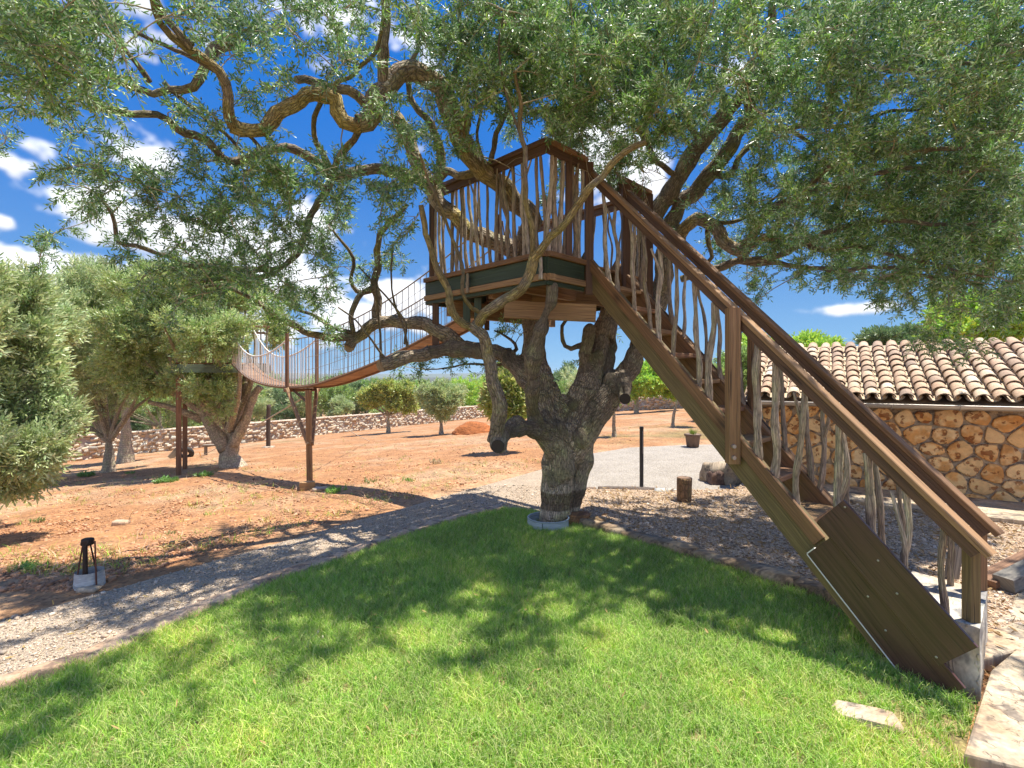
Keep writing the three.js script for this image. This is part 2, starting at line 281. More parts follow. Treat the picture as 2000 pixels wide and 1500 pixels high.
// kerb: a cast strip about 15 cm wide on the lawn's left edge
function offsetLine(l, w) { return l.map((p, i) => { const a = l[Math.max(i - 1, 0)], b = l[Math.min(i + 1, l.length - 1)], dx = b[0] - a[0], dz = b[1] - a[1], k = Math.hypot(dx, dz); return [p[0] + dz / k * w, p[1] - dx / k * w]; }); }
const densify = (l, step) => { const c = new THREE.CatmullRomCurve3(l.map((p) => V(p[0], 0, p[1])), false, 'centripetal'); return c.getSpacedPoints(Math.ceil(c.getLength() / step)).map((p) => [p.x, p.z]); };
const kerbFine = densify(kerbLine, 0.05), kerbOut = offsetLine(kerbFine, 0.15);
const pathIn = offsetLine(kerbFine, 0.13);
{
  const pos = [], uv = [], idx = []; const prof = [[-0.004, 0.0], [0.004, 0.052], [0.03, 0.06], [0.075, 0.058], [0.12, 0.054], [0.148, 0.042], [0.162, 0.0]];
  const K = prof.length, L = kerbFine;
  L.forEach((p, i) => {
    const a = L[Math.max(i - 1, 0)], b = L[Math.min(i + 1, L.length - 1)], dx = b[0] - a[0], dz = b[1] - a[1], k = Math.hypot(dx, dz), nx = dz / k, nz = -dx / k;
    prof.forEach(([w, h], m) => { const j = m > 0 && m < K - 1 ? 1 : 0, x = p[0] + nx * (w + 0.035 * NZ.noise(i * 0.16, m * 0.5, 3) * (m > 3 ? 1.3 : 0.4)), z = p[1] + nz * (w + 0.035 * NZ.noise(i * 0.16, m * 0.5, 3) * (m > 3 ? 1.3 : 0.4)); pos.push(x, h + j * 0.02 * fbm(x * 4, z * 4, 2, 3), z); uv.push(x * 1.6, z * 1.6); });
  });
  for (let i = 0; i < L.length - 1; i++) for (let m = 0; m < K - 1; m++) { const a = i * K + m, b = a + K; idx.push(a, b, a + 1, b, b + 1, a + 1); }
  const g = new THREE.BufferGeometry(); g.setAttribute('position', new THREE.Float32BufferAttribute(pos, 3)); g.setAttribute('uv', new THREE.Float32BufferAttribute(uv, 2)); g.setIndex(idx); g.computeVertexNormals();
  structure('kerb', g, mat(0.66, 0.51, 0.41, { map: texRock, bumpMap: texStoneH, bumpScale: 0.012, roughness: 0.95 }));
}

// gravel path between kerb and field, and the pale gravel yard behind the tree
const gravelMat = mat(0.74, 0.61, 0.48, { map: rep(texGravel, 1.5, 1.5), bumpMap: rep(texGravelH, 1.5, 1.5), bumpScale: 0.012, roughness: 1 });
const paleGravelMat = mat(0.56, 0.515, 0.465, { map: rep(texGravel, 0.9, 0.9), bumpMap: rep(texGravelH, 0.9, 0.9), bumpScale: 0.012, roughness: 1 });
const mulchMat = mat(0.78, 0.64, 0.50, { map: rep(texMulch, 1.0, 1.0), bumpMap: rep(texGravelH, 1.0, 1.0), bumpScale: 0.014, roughness: 1 });
const edgeAt = (t) => { const x = lerp(-6.2, 1.3, t), z = (-0.82 * x - 4.5 + 0.12) / 0.58; return [x + 0.05 * fbm(t * 14, 1, 4, 3), z + 0.05 * fbm(t * 14, 7, 4, 3)]; };
const pathOut = [...Array(60)].map((_, i) => edgeAt(i / 59));
const pathPts = [...pathIn.filter((p) => p[1] < 1), flat(1050, 1000), flat(1200, 968), flat(1160, 890), ...pathOut.reverse()];
structure('gravel_path', sheetGeo(pathPts, 0.006), gravelMat);
const yardPts = [flat(1075, 968), flat(1092, 903), flat(1110, 897), flat(1160, 886), flat(1230, 875), flat(1330, 870), flat(1440, 868), flat(1560, 872), flat(1600, 960), flat(1430, 972)];
structure('pale_gravel_yard', sheetGeo(yardPts, 0.010), paleGravelMat);
const MULCH = 0.072;
const mulchPts = [flat(1105, 1012), flat(1120, 966), flat(1250, 966), flat(1345, 968), flat(1440, 966), [3.25, -7.15], [6.6, -5.12], [6.8, -3.2], [3.4, -2.9], [2.75, -2.75], [2.3, -2.62], flat(1830, 1325), flat(1740, 1244), flat(1640, 1180), flat(1530, 1140), flat(1420, 1106), flat(1300, 1070), flat(1200, 1040), flat(1130, 1024)];
structure('mulch_bed', sheetGeo(mulchPts, MULCH), mulchMat);

// ------------------------------------------------------------------ dry stone walls far across the field
const wallMats = [mat(0.50, 0.43, 0.37, { map: texRock, roughness: 1 })];
function dryWall(label, A, B, h, seed) {
  R = mulberry(seed);
  const len = A.distanceTo(B), dir = B.clone().sub(A).normalize(), turn = Math.atan2(-dir.z, dir.x), root = thing('dry_stone_wall', label, 'wall', A, turn);
  const st = [], caps = [], core = [];
  const yAt = (x) => landY(A.x + dir.x * x, A.z + dir.z * x) - A.y;
  const base = [...Array(5)].map((_, i) => { const g = stoneGeo(1, 1, 1, seed + i * 3, 0.2, 1); return g.toNonIndexed(); });
  for (let x = 0; x < len;) {
    let w0 = rr(0.16, 0.34); let y = -0.15;
    while (y < h - 0.05) { const hh = rr(0.10, 0.2), ww = rr(0.16, 0.4), g = base[Math.floor(R() * 5)].clone(); g.applyMatrix4(M4(V(x + rr(-0.1, 0.1), yAt(x) + y + hh / 2, rr(-0.03, 0.05)), [rr(-0.2, 0.2), rr(-0.4, 0.4), rr(-0.2, 0.2)], [ww * 1.1, hh * 1.15, 0.34])); const k = rr(0.74, 1.18), wm = rr(0.9, 1.1); g.setAttribute('color', new THREE.BufferAttribute(new Float32Array(g.attributes.position.count * 3).map((_, i) => k * (i % 3 === 0 ? wm : i % 3 === 2 ? 2 - wm : 1)), 3)); st.push(g); y += hh * 0.92; }
    x += w0 * 0.85;
  }
  for (let x = 0; x < len;) { const w = rr(0.6, 1.1), g = stoneGeo(w, 0.10, 0.40, seed + x, 0.10, 2); g.applyMatrix4(M4(V(x + w / 2, yAt(x + w / 2) + h + 0.02, 0), [0, 0, rr(-0.02, 0.02)])); caps.push(g); x += w * 0.97; }
  for (let x = 0; x < len; x += 2) { const g = new THREE.BoxGeometry(2.02, h, 0.3); g.translate(x + 1, yAt(x + 1) + h / 2 - 0.05, -0.02); core.push(g); }
  const m = new THREE.MeshStandardMaterial({ color: rgb(0.78, 0.71, 0.63), map: texRock, vertexColors: true, roughness: 1 });
  mesh('wall_core', core, mat(0.36, 0.31, 0.27), root); mesh('stones', st, m, root).userData.kind = 'stuff'; mesh('cap_stones', caps, mat(0.74, 0.64, 0.56, { map: texRock, roughness: 1 }), root).userData.kind = 'stuff';
}
{
  // the long wall runs beside the path, about 23 m past it
  const at = (x) => { const z = (-0.82 * x - 4.5 - 23.6) / 0.58; return V(x, landY(x, z), z); };
  dryWall('long pale dry stone wall across the red field left of the big tree', at(-24), at(-2.2), 1.02, 21);
  const a = P(1006, 809, 41), b = P(1420, 790, 27.5); a.y = landY(a.x, a.z); b.y = landY(b.x, b.z);
  dryWall('dry stone wall behind the young trees to the right of the big trunk', a, b, 0.8, 22);
}

// ------------------------------------------------------------------ the stone shed on the right
{
  R = mulberry(31);
  const root = thing('stone_shed', 'low honey stone shed with a clay barrel tile roof behind the staircase', 'shed', V(3.29, 0, -7.13), -0.555);
  const LEN = 3.9, H = 1.13, mort = mat(0.62, 0.53, 0.43, { map: texRock, bumpMap: texStoneH, bumpScale: 0.006, roughness: 1 });
  const core = new THREE.BoxGeometry(LEN, H, 1.9); core.translate(LEN / 2, H / 2, -0.95 - 0.012);
  const cu = core.attributes.uv; for (let i = 0; i < cu.count; i++) cu.setXY(i, cu.getX(i) * 8, cu.getY(i) * 3);
  const wall = mesh('wall', core, mort, root);
  const shades = [[0.84, 0.67, 0.46], [0.90, 0.73, 0.52], [0.82, 0.62, 0.40], [0.86, 0.73, 0.56], [0.78, 0.62, 0.44]].map((c) => mat(...c, { map: texStone, bumpMap: texStoneH, bumpScale: 0.014, roughness: 0.95 }));
  // jittered cells cut against their neighbours give the polygon stones
  const seeds = []; for (let j = -1; j <= 6; j++) for (let i = -1; i <= 17; i++) seeds.push([(i + 0.5 + (j % 2) * 0.5 + rr(-0.36, 0.36)) * 0.245, (j + 0.5 + rr(-0.33, 0.33)) * 0.185]);
  for (const s of seeds) {
    if (s[0] < 0.02 || s[0] > LEN - 0.02 || s[1] < 0.02 || s[1] > H - 0.02) continue;
    let poly = [[0, 0.0], [LEN, 0.0], [LEN, H - 0.015], [0, H - 0.015]];
    for (const o of seeds) {
      if (o === s) continue; const mx = (s[0] + o[0]) / 2, my = (s[1] + o[1]) / 2, nx = o[0] - s[0], ny = o[1] - s[1], l = Math.hypot(nx, ny); if (l > 0.8) continue;
      const dist = (p) => ((p[0] - mx) * nx + (p[1] - my) * ny) / l + 0.011, out = [];
      for (let i = 0; i < poly.length; i++) { const a = poly[i], b = poly[(i + 1) % poly.length], da = dist(a), db = dist(b); if (da <= 0) out.push(a); if ((da < 0 && db > 0) || (da > 0 && db < 0)) { const t = da / (da - db); out.push([lerp(a[0], b[0], t), lerp(a[1], b[1], t)]); } }
      poly = out; if (poly.length < 3) break;
    }
    if (poly.length < 3) continue;
    let q = []; for (let i = 0; i < poly.length; i++) { const a = poly[i], b = poly[(i + 1) % poly.length], w = rr(0.16, 0.3); q.push([lerp(a[0], b[0], w), lerp(a[1], b[1], w)], [lerp(a[0], b[0], 1 - w), lerp(a[1], b[1], 1 - w)]); }
    const sh = new THREE.Shape(q.map((p) => new THREE.Vector2(p[0], p[1])));
    const g = new THREE.ExtrudeGeometry(sh, { depth: 0.012 + rr(0, 0.012), bevelEnabled: true, bevelThickness: 0.012, bevelSize: 0.012, bevelOffset: -0.012, bevelSegments: 2 });
    const p = g.attributes.position, uv = g.attributes.uv, ou = R(), ov = R();
    for (let i = 0; i < p.count; i++) { if (p.getZ(i) > 0.015) p.setZ(i, p.getZ(i) + 0.008 * NZ.noise(p.getX(i) * 9, p.getY(i) * 9, 4)); uv.setXY(i, p.getX(i) * 1.5 + ou, p.getY(i) * 1.5 + ov); }
    g.computeVertexNormals(); mesh('stone', g, shades[Math.floor(R() * 5)], wall);
  }
  // roof: eave 1.2 m, ridge about 1.95 m
  const e = V(0, 1.20, 0.20), ridge = V(0, 1.93, -1.72), sl = ridge.clone().sub(e), SL = sl.length(), pitch = Math.atan2(sl.y, -sl.z);
  const deck = new THREE.BoxGeometry(LEN + 0.1, 0.03, SL); deck.rotateX(pitch); deck.translate(LEN / 2, (e.y + ridge.y) / 2 - 0.035, (e.z + ridge.z) / 2);
  const roof = mesh('roof', deck, mat(0.34, 0.25, 0.17, { map: texRock }), root);
  const tileGeo = (up, r0, r1, len, th) => {            // a barrel tile along -z (up the slope), wide end first
    const n = 9, pos = [], uv = [], idx = [], s = up ? 1 : -1;
    for (let k = 0; k < 2; k++) for (let e2 = 0; e2 < 2; e2++) for (let i = 0; i <= n; i++) { const a = Math.PI * (0.04 + 0.92 * i / n), r = (e2 ? r1 : r0) - (k ? th : 0); pos.push(Math.cos(a) * r, Math.sin(a) * r * s * 0.92 + (e2 ? 0.0 : 0.006), -e2 * len); uv.push(i / n * 0.8, e2 * 0.9 + k * 0.3); }
    const id = (k, e2, i) => (k * 2 + e2) * (n + 1) + i;
    for (let i = 0; i < n; i++) { idx.push(id(0, 0, i), id(0, 0, i + 1), id(0, 1, i), id(0, 1, i), id(0, 0, i + 1), id(0, 1, i + 1), id(1, 0, i), id(1, 1, i), id(1, 0, i + 1), id(1, 0, i + 1), id(1, 1, i), id(1, 1, i + 1), id(0, 0, i), id(1, 0, i), id(0, 0, i + 1), id(0, 0, i + 1), id(1, 0, i), id(1, 0, i + 1)); }
    const g = new THREE.BufferGeometry(); g.setAttribute('position', new THREE.Float32BufferAttribute(pos, 3)); g.setAttribute('uv', new THREE.Float32BufferAttribute(uv, 2)); g.setIndex(idx); const f = g.toNonIndexed(); f.computeVertexNormals();
    // smooth over the curve only
    const c = mergeVertices((() => { f.deleteAttribute('normal'); return f; })()); c.computeVertexNormals(); return c;
  };
  const cover = [tileGeo(true, 0.074, 0.060, 0.30, 0.013), tileGeo(true, 0.078, 0.062, 0.30, 0.014), tileGeo(true, 0.071, 0.058, 0.30, 0.012)], pan = tileGeo(false, 0.066, 0.08, 0.30, 0.012);
  const clays = [[0.60, 0.46, 0.33], [0.68, 0.55, 0.41], [0.54, 0.395, 0.28], [0.74, 0.63, 0.48], [0.46, 0.36, 0.275], [0.64, 0.49, 0.36], [0.80, 0.71, 0.58], [0.40, 0.325, 0.26]].map((c) => mat(...c.map((q, i) => q * [1.06, 0.99, 0.97][i]), { map: rep(texClay, 1, 1), roughness: 0.95 }));
  const step = 0.168, cols = Math.floor(LEN / step), rows = 10, ex = SL / rows, pans = [];
  for (let i = 0; i <= cols; i++) for (let j = 0; j < rows; j++) {
    const x = 0.06 + i * step, t = j * ex, y = e.y + Math.sin(pitch) * t, z = e.z - Math.cos(pitch) * t;
    if (i < cols) { const g = pan.clone(); g.applyMatrix4(M4(V(x + step / 2, y + 0.062, z + 0.01), [pitch, rr(-0.02, 0.02), 0])); pans.push(g); }
    const m = mesh('roof_tile', cover[Math.floor(R() * 3)], clays[Math.floor(R() * R() * 8.8) % 8], roof);
    m.position.set(x + rr(-0.006, 0.006), y + 0.036 + rr(-0.004, 0.004), z + rr(-0.012, 0.012)); m.rotation.set(pitch - 0.022, rr(-0.05, 0.05), rr(-0.05, 0.05));
  }
  mesh('pan_tiles', pans, mat(0.78, 0.62, 0.45, { map: texClay, roughness: 0.95 }), roof).userData.kind = 'stuff';
  // half-round gutter on brackets
  const gp = [], gu = new THREE.BufferGeometry(); { const n = 10, idx = []; for (let k = 0; k < 2; k++) for (const x of [-0.05, LEN + 0.1]) for (let i = 0; i <= n; i++) { const a = Math.PI + Math.PI * i / n, r = k ? 0.046 : 0.05; gp.push(x, Math.sin(a) * r * 0.95, Math.cos(a) * r); } const id = (k, s, i) => (k * 2 + s) * (n + 1) + i; for (let k = 0; k < 2; k++) for (let i = 0; i < n; i++) idx.push(id(k, 0, i), id(k, 1, i), id(k, 0, i + 1), id(k, 0, i + 1), id(k, 1, i), id(k, 1, i + 1)); gu.setAttribute('position', new THREE.Float32BufferAttribute(gp, 3)); gu.setIndex(idx); gu.computeVertexNormals(); }
  const zinc = mat(0.50, 0.46, 0.42, { metalness: 0.65, roughness: 0.42 });
  const lip = new THREE.CylinderGeometry(0.008, 0.008, LEN + 0.15, 8); lip.rotateZ(Math.PI / 2); lip.translate(LEN / 2 + 0.025, 0.002, 0.05);
  const gut = mesh('gutter', [gu, lip], zinc, root); gut.position.set(0, 1.165, 0.235);
  for (let x = 0.35; x < LEN; x += 0.62) { const b = new THREE.TorusGeometry(0.054, 0.006, 6, 10, Math.PI); b.rotateX(Math.PI); b.rotateY(Math.PI / 2); b.translate(x, 0, 0); mesh('bracket', b, zinc, gut); }
  const pipe = sweep([V(0.16, 1.12, 0.235), V(0.16, 1.05, 0.22), V(0.16, 0.95, 0.09), V(0.16, 0.6, 0.07), V(0.16, 0.3, 0.07), V(0.15, 0.19, 0.08), V(0.08, 0.13, 0.16), V(-0.03, 0.11, 0.24)], 0.035, { sides: 12 });
  mesh('downpipe', pipe, mat(0.30, 0.40, 0.42, { roughness: 0.5 }), root);
}

// ------------------------------------------------------------------ wood
const woodM = (r, g, b, o = {}) => mat(r, g, b, { map: texWood, bumpMap: texWood, bumpScale: 0.003, roughness: 0.7, ...o });
const WD = { brown: woodM(0.27, 0.148, 0.069), dark: woodM(0.145, 0.08, 0.045), light: woodM(0.43, 0.265, 0.13), mid: woodM(0.36, 0.212, 0.102), mossy: woodM(0.22, 0.165, 0.07), green: woodM(0.045, 0.075, 0.042, { roughness: 0.55 }), grey: woodM(0.30, 0.255, 0.20), plank: woodM(0.36, 0.195, 0.105), plank2: woodM(0.31, 0.165, 0.09), plank3: woodM(0.41, 0.235, 0.135) };
const stickMats = [[0.62, 0.54, 0.45], [0.52, 0.45, 0.37], [0.72, 0.66, 0.58], [0.46, 0.39, 0.31]].map((c) => mat(...c, { map: rep(texBark, 0.6, 0.6), bumpMap: rep(texBarkH, 0.6, 0.6), bumpScale: 0.008 }));
const steel = mat(0.45, 0.42, 0.38, { metalness: 0.8, roughness: 0.45 });
// a crooked branch used as a baluster, from A (foot) to B (head)
function stick(name, A, B, parent, r = 0.014, wob = 0.03, m) {
  const pts = [A]; const n = 4; for (let i = 1; i < n; i++) pts.push(A.clone().lerp(B, i / n).add(V(rr(-wob, wob), 0, rr(-wob, wob)))); pts.push(B);
  const k = rr(0.85, 1.25) * r, geos = [sweep(pts, (t) => k * (1.12 - 0.3 * t) * (1 + 0.12 * Math.sin(t * 17 + A.x * 9)), { sides: 7, seg: 14, rough: 0.12, seed: A.x * 7 })];
  if (R() < 0.2) { const t0 = rr(0.35, 0.6), s = A.clone().lerp(B, t0).lerp(pts[2], 0.5); geos.push(sweep([s, s.clone().lerp(B, 0.4).add(V(rr(-0.05, 0.05), 0, rr(-0.05, 0.05))), B.clone().add(V(rr(-0.07, 0.07), -0.01, rr(-0.07, 0.07)))], [k * 0.75, k * 0.5], { sides: 6, seg: 8, rough: 0.1 })); }
  return mesh(name, geos, m ?? stickMats[Math.floor(R() * 4)], parent);
}

// ------------------------------------------------------------------ the treehouse platform: a square deck 1.7 m wide set corner-on
const DY = 2.545, cC = V(0.29, DY, -4.3), cL = V(-0.89, DY, -5.5), cR = V(1.47, DY, -5.5), cB = V(0.29, DY, -6.7);
const hC = cC.clone().setY(0), eL = cL.clone().sub(cC).normalize(), eR = cR.clone().sub(cC).normalize(), SIDE = cL.distanceTo(cC);
const deckP = (a, b, y) => cC.clone().addScaledVector(eL, a).addScaledVector(eR, b).setY(y);          // a along the left edge, b along the right edge
{
  R = mulberry(41);
  const t = thing('treehouse_platform', 'wooden treehouse platform with crooked branch railings and green painted fascia in the big tree', 'treehouse', hC.clone());
  const off = hC.clone().negate(), B = (name, A, E, h, w, m, up, par = t) => mesh(name, boardAB(A.clone().add(off), E.clone().add(off), h, w, up), m, par);
  for (let i = 0; i < 14; i++) { const a = 0.06 + i * (SIDE - 0.12) / 13; B('deck_plank', deckP(a, 0.02, DY - 0.014), deckP(a, SIDE - 0.02, DY - 0.014), 0.028, 0.112, [WD.brown, WD.mid, WD.plank2][i % 3]); }
  // edge boards on the two near sides and the far ones: brown nosing, green fascia, pale strip, green lower strip
  const edges = [[deckP(-0.02, -0.02, 0), deckP(SIDE + 0.02, -0.02, 0)], [deckP(-0.02, -0.02, 0), deckP(-0.02, SIDE + 0.02, 0)], [deckP(SIDE + 0.02, 0, 0), deckP(SIDE + 0.02, SIDE, 0)], [deckP(0, SIDE + 0.02, 0), deckP(SIDE, SIDE + 0.02, 0)]];
  const outN = [eR.clone().negate(), eL.clone().negate(), eL, eR];
  edges.forEach(([A, E], i) => {
    const at = (p, y, o) => p.clone().setY(y).addScaledVector(outN[i], o), second = i === 1, A2 = A.clone();
    const E2 = second ? A.clone().addScaledVector(eR, 0.5) : E;
    B('nosing', at(A2, DY - 0.022, 0.02), at(E2, DY - 0.022, 0.02), 0.045, 0.045, WD.brown);
    B('fascia', at(A2, DY - 0.115, 0.002), at(E2, DY - 0.115, 0.002), 0.135, 0.03, WD.green);
    B('trim_strip', at(A2, DY - 0.213, 0.014), at(E2, DY - 0.213, 0.014), 0.055, 0.04, i < 2 ? WD.light : WD.brown);
    B('lower_strip', at(A2, DY - 0.262, 0.002), at(E2, DY - 0.262, 0.002), 0.036, 0.03, WD.green);
  });
  for (let k = 0; k < 5; k++) { const b = 0.12 + k * 0.36; B('joist', deckP(0.02, b, DY - 0.095), deckP(SIDE - 0.02, b, DY - 0.095), 0.13, 0.05, k % 2 ? WD.mid : WD.brown); }
  B('beam', deckP(0.34, 0.02, DY - 0.23), deckP(0.34, SIDE * 0.9, DY - 0.23), 0.13, 0.06, WD.mid);
  B('beam', deckP(0.72, 0.02, DY - 0.24), deckP(0.72, SIDE, DY - 0.24), 0.14, 0.06, WD.mid);
  B('beam', deckP(1.35, 0.0, DY - 0.34), deckP(1.35, SIDE, DY - 0.34), 0.17, 0.06, WD.mid);
  B('cross_beam', P(985, 604, 4.75), P(1163, 612, 4.75), 0.16, 0.07, WD.light);
  B('cross_beam', P(1010, 577, 5.25), P(1200, 588, 5.05), 0.11, 0.06, WD.mid);
  for (const a of [0.95, 1.12]) B('green_strut', deckP(a, 0.06, DY - 0.28), deckP(a, 0.06, DY - 0.52), 0.07, 0.07, WD.green, V(1, 0, 0));
  for (const a of [0.0, 0.95]) stick('bark_cleat', deckP(a + 0.012, -0.062, DY - 0.24).add(off), deckP(a + 0.012, -0.062, DY - 0.05).add(off), t, 0.017, 0.004);
  // legs under the left corner, standing on the big left limb
  B('leg', P(851, 592, 5.42), P(851, 682, 5.42), 0.065, 0.065, WD.dark, V(1, 0, 0));
  B('leg', P(951, 590, 6.1), P(951, 645, 6.1), 0.06, 0.06, WD.dark, V(1, 0, 0));
  // railings: rail tops at 0.93 m
  const RY = DY + 0.92;
  const rail = (A, E, m = WD.brown) => B('hand_rail', A.clone().setY(RY), E.clone().setY(RY), 0.042, 0.085, m);
  const railSide = (A, E) => { B('rail_board', A.clone().setY(RY - 0.055), E.clone().setY(RY - 0.055), 0.075, 0.03, WD.dark); };
  const c0 = deckP(-0.01, -0.01, 0), cl = deckP(SIDE, -0.01, 0), ca = deckP(-0.01, 0.52, 0), cr = deckP(0, SIDE, 0), cb = deckP(SIDE, SIDE, 0), cd = deckP(0, 1.16, 0);
  rail(cl, c0.clone().addScaledVector(eL, -0.03), WD.dark); railSide(cl, c0); rail(c0, ca, WD.plank); railSide(c0, ca); rail(cr, cb); railSide(cr, cb); rail(cd, cr); railSide(cd, cr);
  const post = (p, top = RY - 0.02, bot = DY - 0.26, w = 0.075) => B('post', p.clone().setY(bot), p.clone().setY(top), w, w, WD.dark, V(1, 0, 0));
  post(deckP(-0.03, 0.56, 0), RY - 0.02, DY - 0.30); post(deckP(SIDE - 0.03, 0.03, 0)); post(cr); post(cb, RY, DY); post(deckP(SIDE, SIDE * 0.62, 0), RY, DY - 0.05, 0.06); post(deckP(0.0, 0.3, 0), RY - 0.03, DY, 0.06);
  for (let k = 0; k < 19; k++) { const a = 0.05 + k * (SIDE - 0.14) / 18 + rr(-0.015, 0.015); stick('baluster', deckP(a, 0.03, DY).add(off), deckP(a + rr(-0.05, 0.05), 0.0, RY - 0.06).add(off), t, 0.0155, 0.016); }
  for (let k = 0; k < 7; k++) { const b = 0.06 + k * 0.072; stick('baluster', deckP(0.03, b, DY).add(off), deckP(0.0, b + rr(-0.02, 0.02), RY - 0.06).add(off), t, 0.019, 0.02); }
  for (let k = 0; k < 13; k++) { const a = 0.1 + k * 0.125; stick('baluster', deckP(a, SIDE - 0.02, DY).add(off), deckP(a + rr(-0.04, 0.04), SIDE, RY - 0.06).add(off), t, 0.014, 0.035); }
  for (let k = 0; k < 4; k++) { const b = 1.24 + k * 0.12; stick('baluster', deckP(0.02, b, DY).add(off), deckP(0, b, RY - 0.06).add(off), t, 0.014, 0.03); }
  for (let k = 0; k < 6; k++) { const b = 1.1 + k * 0.1; stick('baluster', deckP(SIDE, b, DY).add(off), deckP(SIDE, b, RY - 0.06).add(off), t, 0.014, 0.03); }
}

// ------------------------------------------------------------------ the staircase
const sN = V(0.71, 0, -4.72), sD = V(1.445, -2.715, 2.42), sW = V(0.36, 0, -0.357);       // near stringer's head, run to its foot, width across
const sUp = V(0, 1, 0), sDn = sD.clone().normalize(), sPerp = V(0, 1, 0).addScaledVector(sDn, -sDn.y).normalize();
const stair = (s, t, y) => sN.clone().addScaledVector(sD, s).addScaledVector(sW, t).add(V(0, 2.61 + y, 0));   // y above the stringer's top edge
{
  R = mulberry(51);
  const o0 = stair(0.95, 0.5, 0).setY(0), off = o0.clone().negate();
  const t = thing('staircase', 'steep brown wooden staircase with handrails and crooked branch balusters up to the treehouse', 'staircase', o0);
  const B = (name, A, E, h, w, m, up, par = t) => mesh(name, boardAB(A.clone().add(off), E.clone().add(off), h, w, up), m, par);
  const down = (p, k) => p.addScaledVector(sPerp, -k);
  B('stringer', down(stair(-0.015, 0, 0), 0.1), down(stair(0.955, 0, 0), 0.1), 0.2, 0.05, WD.mossy);
  B('stringer_cap', down(stair(-0.005, -0.06, 0), 0.035), down(stair(0.745, -0.06, 0), 0.035), 0.085, 0.022, WD.brown);
  B('stringer', down(stair(-0.015, 1, 0), 0.1), down(stair(0.955, 1, 0), 0.1), 0.2, 0.05, WD.brown);
  B('stringer_cap', down(stair(0.02, 1.07, 0), 0.03), down(stair(0.955, 1.07, 0), 0.03), 0.08, 0.025, WD.dark);
  for (let k = 1; k < 13; k++) { const s = k / 13.2; const c = stair(s, 0.5, -0.12); const a = c.clone().addScaledVector(sW, -0.46), b = c.clone().addScaledVector(sW, 0.46); const hd = V(sD.x, 0, sD.z).normalize(); B('tread', a, b, 0.035, 0.19, k % 2 ? WD.light : WD.plank, V(0, 1, 0)); }
  const RH = 0.8;
  for (const n of [0, 1]) {
    const s0 = n ? 0.0 : 0.0, s1 = n ? 1.005 : 1.0;
    B('hand_rail', stair(s0, n, RH), stair(s1, n, RH), 0.03, 0.068, n ? WD.brown : WD.mid); B('rail_board', down(stair(s0, n - 0.02, RH), 0.042), down(stair(s1 - 0.008, n - 0.02, RH), 0.042), 0.052, 0.03, WD.dark);
  }
  // posts: head, middle (bolted to the stringer's outer face) and foot
  const post = (p, y0, y1, w, m) => B('post', p.clone().setY(y0), p.clone().setY(y1), w, w, m, V(1, 0, 0));
  post(stair(0.03, 1.0, 0), DY - 0.25, DY + 0.82, 0.08, WD.dark);
  const mid = P(1431, 740, 3.36), yTop = stair(0.513, 0, RH - 0.07).y;
  const mp = post(mid, P(0, 905, 3.36).y, yTop, 0.075, WD.mid);
  for (const y of [870, 892]) { const b = new THREE.CylinderGeometry(0.013, 0.015, 0.02, 10); b.rotateX(Math.PI / 2); const q = P(1431, y, 3.36).add(V(-0.012, 0, 0.046)).add(off); b.translate(q.x, q.y, q.z); mesh('bolt', b, steel, mp); }
  post(stair(0.505, 1.12, 0), stair(0.505, 1, -0.24).y, stair(0.505, 1, RH - 0.06).y, 0.075, WD.brown);
  const f0 = V(2.17, 0, -2.42), f1 = f0.clone().add(sW);
  post(f0, 0.345, stair(0.975, 0, RH - 0.035).y, 0.052, WD.mossy); post(f1, MULCH - 0.01, stair(0.975, 1, RH - 0.035).y, 0.055, WD.mid);
  // balusters, near side then far side
  const NB = 16; for (let k = 0; k < NB; k++) { const s = 0.07 + k * 0.87 / (NB - 1) + rr(-0.012, 0.012), l = rr(-0.02, 0.03); stick('baluster', stair(s + l, 0.02, -0.05).add(off), stair(s, 0, RH - 0.09).add(off), t, k > 6 ? 0.02 : 0.0165, 0.02); }
  for (let k = 0; k < NB; k++) { const s = 0.06 + k * 0.86 / (NB - 1) + rr(-0.015, 0.015), l = rr(-0.02, 0.03); stick('baluster', stair(s + l, 1, -0.05).add(off), stair(s, 1, RH - 0.09).add(off), t, 0.0155, 0.02); }
}
